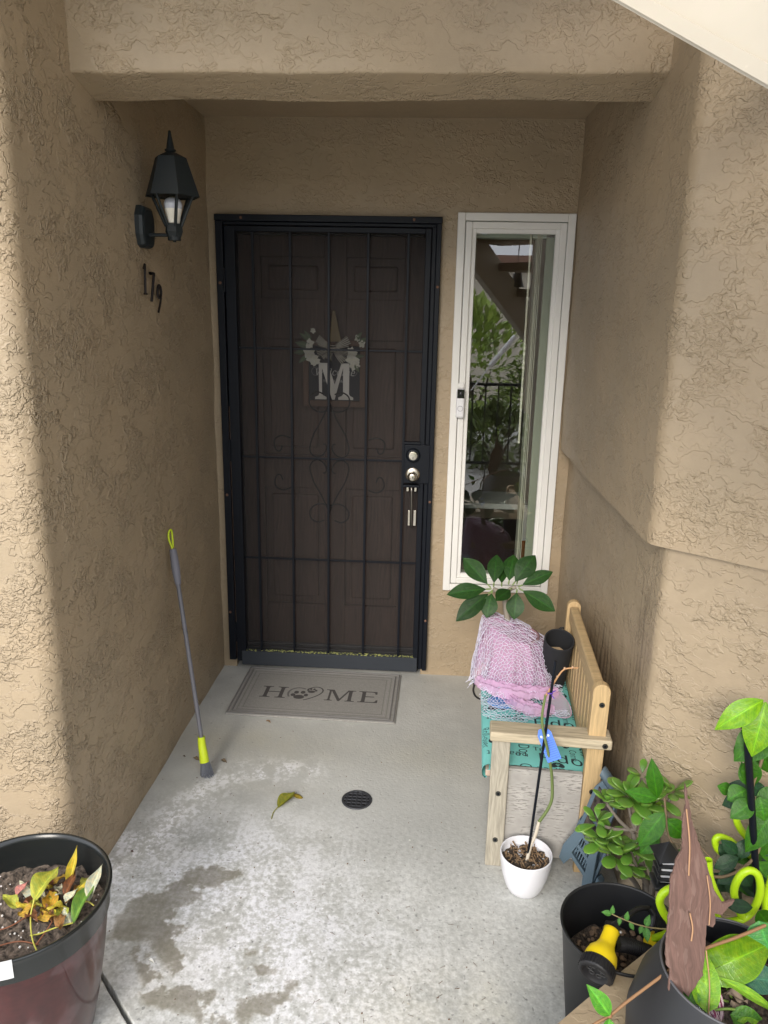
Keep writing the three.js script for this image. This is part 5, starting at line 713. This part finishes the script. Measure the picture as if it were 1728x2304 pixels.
// ---------------------------------------------------------------- climbing plant on a black trellis stake
{
  single('trellis_stake', 'black stake that the glossy climber is tied to', 'stake', [rod([1.722, .76, 1.80], [1.86, .05, 1.80], .0085, 10)], M_black);
  const t = thing('glossy_climber', 'climbing plant with large glossy bright green leaves on the right', 'plant'); const brt = leafMat(.17, .38, .006, .36), mid = leafMat(.04, .165, .006, .44), drk = leafMat(.016, .065, .022, .36), R = rng(81);
  const vm = mat(.2, .14, .08, .8); part(t, 'vine', tube([[1.80, .85, 1.78], [1.775, .76, 1.785], [1.762, .68, 1.79], [1.755, .62, 1.79], [1.79, .56, 1.79], [1.79, .50, 1.8], [1.785, .454, 1.8], [1.758, .414, 1.8], [1.718, .386, 1.8], [1.683, .384, 1.8]], .004, 60, 6), vm); part(t, 'vine', tube([[1.66, .425, 1.69], [1.685, .41, 1.74], [1.72, .395, 1.78], [1.75, .39, 1.8]], .0028, 24, 6), vm);
  part(t, 'vine', tube([[1.60, .50, 1.65], [1.605, .46, 1.66], [1.615, .40, 1.68], [1.66, .33, 1.72], [1.7, .2, 1.75]], .003, 24, 6), vm);
  const lf = (a, b, w, m, o = {}) => { const k = .85 + R() * .3; part(t, 'leaf', tint(leafGeo(a, b, w, { up: [-.35, .6, .8], fold: .12, droop: .12, shape: .5, nl: 14, nw: 5, tip: 1.1, wave: .008, rib: 1.5, seed: R() * 1e4 | 0, ...o }), k, k, k), m); };
  lf([1.752, .866, 1.78], [1.642, .797, 1.80], .062, brt, { droop: .18 }); lf([1.756, .864, 1.785], [1.722, .742, 1.83], .078, brt); lf([1.79, .79, 1.77], [1.698, .715, 1.80], .085, mid, { droop: .2 }); lf([1.83, .82, 1.79], [1.785, .71, 1.82], .07, brt); lf([1.77, .74, 1.76], [1.80, .66, 1.77], .055, mid);
  lf([1.752, .640, 1.79], [1.742, .718, 1.785], .05, mid); lf([1.752, .635, 1.785], [1.730, .69, 1.77], .04, mid); lf([1.775, .612, 1.79], [1.785, .56, 1.815], .058, mid); lf([1.763, .60, 1.79], [1.705, .562, 1.81], .052, mid); lf([1.768, .588, 1.79], [1.84, .625, 1.78], .058, mid, { droop: -.05 }); lf([1.815, .575, 1.79], [1.75, .468, 1.815], .06, mid); lf([1.80, .52, 1.79], [1.85, .42, 1.81], .07, mid); lf([1.79, .425, 1.79], [1.846, .365, 1.81], .07, mid, { up: [-.2, .8, .6] }); lf([1.80, .40, 1.8], [1.835, .31, 1.83], .05, drk);
  lf([1.747, .443, 1.785], [1.705, .478, 1.785], .035, drk); lf([1.748, .436, 1.79], [1.688, .408, 1.80], .04, drk); lf([1.755, .429, 1.785], [1.768, .475, 1.77], .042, drk); lf([1.747, .40, 1.79], [1.698, .372, 1.81], .04, drk); lf([1.752, .407, 1.80], [1.78, .37, 1.815], .042, drk); lf([1.727, .37, 1.79], [1.757, .335, 1.80], .04, drk); lf([1.70, .37, 1.77], [1.74, .33, 1.79], .05, drk); lf([1.72, .33, 1.78], [1.68, .30, 1.80], .05, drk); lf([1.76, .30, 1.79], [1.80, .26, 1.81], .05, drk); lf([1.745, .41, 1.76], [1.715, .44, 1.75], .04, drk);
  const ER = rng(123); for (let i = 0; i < 22; i++) { const y = .28 + ER() * .55, x = 1.735 + .06 * (1 - (y - .28) / .55) + (ER() - .5) * .05, z = 1.72 + ER() * .05, a = ER() * 6.3, l = .06 + ER() * .035; lf([x, y, z], [x + l * Math.cos(a) * .85 + .02, y + (ER() - .55) * .07, z + l * Math.sin(a) * .7], l * (.5 + .2 * ER()), ER() < .45 ? drk : mid); }
  for (let i = 0; i < 12; i++) { const x = 1.66 + ER() * .1, y = .22 + ER() * .2, z = 1.86 + ER() * .12, a = ER() * 6.3, l = .055 + ER() * .03; lf([x, y, z], [x + l * Math.cos(a), y + (ER() - .4) * .05, z + l * Math.sin(a) * .7], l * .55, ER() < .6 ? drk : mid); }
  lf([1.601, .462, 1.66], [1.533, .375, 1.69], .062, mid); lf([1.579, .503, 1.66], [1.492, .527, 1.67], .042, mid, { droop: .1 }); lf([1.578, .505, 1.66], [1.553, .612, 1.655], .046, mid); lf([1.604, .442, 1.66], [1.665, .398, 1.68], .055, mid, { droop: .25 }); lf([1.595, .392, 1.66], [1.543, .345, 1.68], .05, mid, { droop: .2 }); lf([1.655, .365, 1.68], [1.612, .30, 1.70], .055, mid);
  const ln = thing('garden_lantern', 'little black lantern with white panes behind the bark', 'lantern'); const lx = 1.54, lz = 1.88; part(ln, 'cap', (() => { const g = new THREE.ConeGeometry(.045, .035, 4); g.rotateY(.9); g.translate(lx, .522, lz); return g; })(), M_blackPlastic); for (let i = 0; i < 4; i++) { const a = .9 + i * PI / 2; part(ln, 'post', rod([lx + .024 * Math.cos(a), .43, lz + .024 * Math.sin(a)], [lx + .024 * Math.cos(a), .505, lz + .024 * Math.sin(a)], .003, 6), M_blackPlastic); } part(ln, 'pane', bx(lx - .014, lx + .014, .435, .503, lz - .014, lz + .014, .002), mat(.75, .75, .78, .4)); for (let i = 0; i < 3; i++) part(ln, 'louvre', bx(lx - .024, lx + .024, .445 + i * .018, .450 + i * .018, lz - .024, lz + .024, .001), M_blackPlastic); part(ln, 'base', [bx(lx - .028, lx + .028, .42, .431, lz - .028, lz + .028, .003), rod([lx, .25, lz], [lx, .42, lz], .006)], M_blackPlastic);
  const st = new THREE.IcosahedronGeometry(.06, 3); st.scale(1.3, .7, .9); noiseDisp(st, .02, 14, 5); st.translate(1.655, .02, 1.52); single('stone', 'pale stone at the foot of the jade plant', 'stone', st, mat(.5, .47, .42, .85));
}
// ---------------------------------------------------------------- planter contents, bark slab, twig
{
  const O2 = [[1.456, .87], [1.458, .832], [1.451, .803], [1.450, .756], [1.439, .743], [1.425, .706], [1.423, .667], [1.414, .596], [1.415, .572], [1.423, .566], [1.418, .534], [1.422, .527], [1.406, .477], [1.415, .477], [1.426, .524], [1.429, .495], [1.435, .494], [1.445, .532], [1.455, .523], [1.481, .554], [1.487, .59], [1.490, .635], [1.504, .632], [1.508, .637], [1.507, .654], [1.520, .651], [1.545, .671], [1.523, .667], [1.508, .687], [1.494, .735], [1.483, .76], [1.474, .784], [1.467, .803], [1.462, .832]];
  const zat = (x, y) => 2.3 - (.1 * (x - 1.45) + .4 * (y - .5)) / .9;
  const fine = []; const R = rng(91); O2.forEach((p, i) => { const q = O2[(i + 1) % O2.length], n = Math.max(1, Math.round(Math.hypot(q[0] - p[0], q[1] - p[1]) / .007)); for (let k = 0; k < n; k++) fine.push([p[0] + (q[0] - p[0]) * k / n + (R() - .5) * .0022, p[1] + (q[1] - p[1]) * k / n + (R() - .5) * .0018]); });
  const sh = new THREE.Shape(fine.map(p => new THREE.Vector2(...p))); sh.holes.push(new THREE.Path([[1.4565, .656], [1.4615, .632], [1.466, .622], [1.4645, .64], [1.459, .66]].map(p => new THREE.Vector2(...p))));
  const bt = dtex(512, 1024, (u, v, c) => { const w = fbm(u * 4, v * 5, 3, 4, 5) * .08, a = fbm((u + w) * 30, v * 6, 4, 30, 6, .6), b = fbm((u + w) * 90 + 3, v * 18, 3, 90, 18), sc = sm(.18, .3, fbm((u + w) * 22 + 9, v * 10, 3, 22, 10)); const k = 1 + a * .28 + b * .2; c[0] = gam(clamp(.14 * k + .035 * sc)); c[1] = gam(clamp(.080 * k + .028 * sc)); c[2] = gam(clamp(.064 * k + .024 * sc)); }); bt.repeat.set(5, 2.4);
  const g = new THREE.ExtrudeGeometry(sh, { depth: .004, bevelEnabled: true, bevelSize: .0015, bevelThickness: .0015, bevelSegments: 2 }); { const p = g.attributes.position; for (let i = 0; i < p.count; i++) { const x = p.getX(i), y = p.getY(i); p.setZ(i, p.getZ(i) + zat(x, y)); } g.computeVertexNormals(); }
  const b = thing('bark_slab', 'ragged slab of brown weathered bark standing in the black planter', 'bark'); part(b, 'slab', g, new THREE.MeshStandardMaterial({ map: bt, bumpMap: bt, bumpScale: .003, roughness: .85 }));
  const sl = (x, y, l, w) => part(b, 'splinter', tube([[x, y, zat(x, y) + .014], [x + .004, y - l * .5, zat(x, y - l * .5) + .016], [x + .002, y - l, zat(x, y - l) + .013]], w, 12, 5), mat(.42, .24, .13, .8), 'orange torn splinter edge'); sl(1.4575, .66, .045, .0016); sl(1.492, .72, .08, .0013); sl(1.487, .60, .1, .0013); sl(1.434, .53, .04, .0025); sl(1.455, .83, .11, .0016);
  const tw = thing('twig', 'thin brown twig crossing in front of the black planter', 'twig'); const tm = mat(.26, .14, .065, .7);
  part(tw, 'stem', [taperTube([[1.24, .43, 2.32], [1.287, .458, 2.307], [1.315, .47, 2.298], [1.346, .49, 2.286], [1.397, .52, 2.267], [1.447, .549, 2.249], [1.5, .572, 2.232], [1.555, .587, 2.219], [1.608, .604, 2.206], [1.66, .62, 2.19]], .0028, .0034, 70, 7), new THREE.IcosahedronGeometry(.0055, 1).translate(1.314, .471, 2.299)], tm);
  const ml = leafMat(.10, .34, .03, .3); part(tw, 'leaf', leafGeo([1.313, .476, 2.304], [1.272, .526, 2.289], .036, { up: [.2, .5, .8], fold: .3, nl: 12, nw: 4, rib: 1.8 }), ml); part(tw, 'leaf', leafGeo([1.312, .47, 2.305], [1.306, .435, 2.325], .03, { up: [.2, .6, .7], fold: .3 }), ml); part(tw, 'leaf', leafGeo([1.445, .552, 2.262], [1.440, .532, 2.274], .006, { up: [.3, .3, .9] }), leafMat(.4, .55, .15, .4));
  const pt = thing('heart_leaf_plant', 'heart leaved plant with broad yellow-green leaves in the black planter', 'plant'); const br = leafMat(.23, .46, .035, .3), ol = leafMat(.15, .30, .012, .22), dk = leafMat(.09, .25, .03, .3);
  const stem = (pts) => part(pt, 'stem', tube(pts, .0025, 20, 6), mat(.2, .32, .06, .5)); stem([[1.54, .49, 2.27], [1.52, .505, 2.28], [1.492, .520, 2.285]]); stem([[1.55, .49, 2.26], [1.535, .52, 2.255], [1.53, .55, 2.248]]); stem([[1.57, .49, 2.25], [1.6, .53, 2.23], [1.64, .57, 2.215]]); stem([[1.50, .5, 2.3], [1.53, .505, 2.3], [1.56, .50, 2.30], [1.6, .49, 2.31]]);
  part(pt, 'leaf', leafGeo([1.490, .518, 2.288], [1.499, .572, 2.232], .052, { up: [-.3, .5, .8], notch: .5, shape: .3, fold: .25, nl: 14, nw: 5 }), br); part(pt, 'leaf', leafGeo([1.478, .514, 2.29], [1.468, .548, 2.262], .035, { up: [.3, .5, .8], notch: .4, shape: .3, fold: .4 }), br); part(pt, 'leaf', leafGeo([1.468, .525, 2.28], [1.452, .503, 2.3], .035, { up: [-.2, .6, .7], shape: .35 }), dk);
  part(pt, 'leaf', leafGeo([1.530, .552, 2.248], [1.635, .593, 2.222], .085, { up: [-.2, .7, .6], notch: .5, shape: .32, fold: -.25, droop: .3, nl: 16, nw: 6 }), ol); part(pt, 'leaf', leafGeo([1.512, .540, 2.262], [1.625, .505, 2.30], .022, { up: [-.1, .9, .4], shape: .55, fold: .4, droop: .12, nl: 16, nw: 3 }), br); part(pt, 'leaf', leafGeo([1.565, .53, 2.25], [1.65, .535, 2.262], .055, { up: [-.2, .7, .6], shape: .4, fold: .2 }), drkL()); part(pt, 'leaf', leafGeo([1.61, .61, 2.195], [1.625, .565, 2.225], .06, { up: [-.5, .4, .8], shape: .4, fold: .2 }), leafMat(.07, .28, .06, .28)); part(pt, 'leaf', leafGeo([1.53, .498, 2.305], [1.60, .485, 2.325], .05, { up: [-.1, .8, .6], shape: .4, fold: .3 }), dk); part(pt, 'leaf', leafGeo([1.53, .485, 2.32], [1.61, .475, 2.335], .05, { up: [0, .8, .6], shape: .4, fold: .3 }), br);
  function drkL() { return leafMat(.05, .15, .09, .3); }
  const sp = dtex(128, 256, (u, v, c) => { const i = Math.floor(u * 9), j = Math.floor(v * 22 + (i % 2) * .5), fx = u * 9 - i - .5, fy = v * 22 + (i % 2) * .5 - j - .5; const s = Math.hypot(fx, fy * .7) < .22 + .1 * pn(i * 3.3, j * 2.7) ? 1 : 0; c[0] = s ? .8 : .07; c[1] = s ? .83 : .10; c[2] = s ? .82 : .12; });
  const ht = thing('spotted_succulent', 'dark succulent leaf with rows of white dots in the black planter', 'plant'); part(ht, 'leaf', leafGeo([1.467, .512, 2.290], [1.492, .468, 2.335], .036, { up: [-.2, .6, .7], fold: -.5, shape: .45, nl: 12, nw: 5, thick: .006, rib: 1 }), new THREE.MeshStandardMaterial({ map: sp, roughness: .5, side: THREE.DoubleSide }));
  const st = dtex(128, 256, (u, v, c) => { const a = fbm(u * 12, v * 3, 3, 12, 3), m = sm(.1, .2, a), n = sm(.15, .2, fbm(u * 8 + 4, v * 6, 3, 8, 6)); c[0] = .80 - .35 * m - .3 * n; c[1] = .72 - .5 * m - .55 * n; c[2] = .72 - .35 * m - .4 * n; });
  const vt = thing('striped_petal_plant', 'pinkish white leaf streaked with maroon in the black planter', 'plant'); const vm = new THREE.MeshStandardMaterial({ map: st, roughness: .6, side: THREE.DoubleSide }); part(vt, 'leaf', leafGeo([1.508, .532, 2.268], [1.505, .472, 2.328], .034, { up: [-.1, .5, .8], fold: -.4, droop: .1, rib: 1, thick: .003 }), vm); part(vt, 'leaf', leafGeo([1.495, .515, 2.287], [1.515, .475, 2.33], .03, { up: [.3, .5, .7], fold: -.4, rib: 1, thick: .003 }), vm);
  const dl = thing('dried_leaf', 'crumpled grey brown dry leaf on the soil of the black planter', 'leaf'); part(dl, 'blade', [leafGeo([1.53, .51, 2.27], [1.565, .515, 2.29], .03, { wave: .25, fold: .8 }), leafGeo([1.54, .505, 2.28], [1.57, .498, 2.30], .03, { wave: .3, fold: -.6 }), leafGeo([1.512, .53, 2.25], [1.535, .525, 2.255], .012, { fold: .5 })], mat(.24, .18, .13, .9, { side: THREE.DoubleSide, vertexColors: true }));
}
scene.traverse(o => { if (o.isMesh) { o.castShadow = true; o.receiveShadow = true; } });
renderer.render(scene, camera);
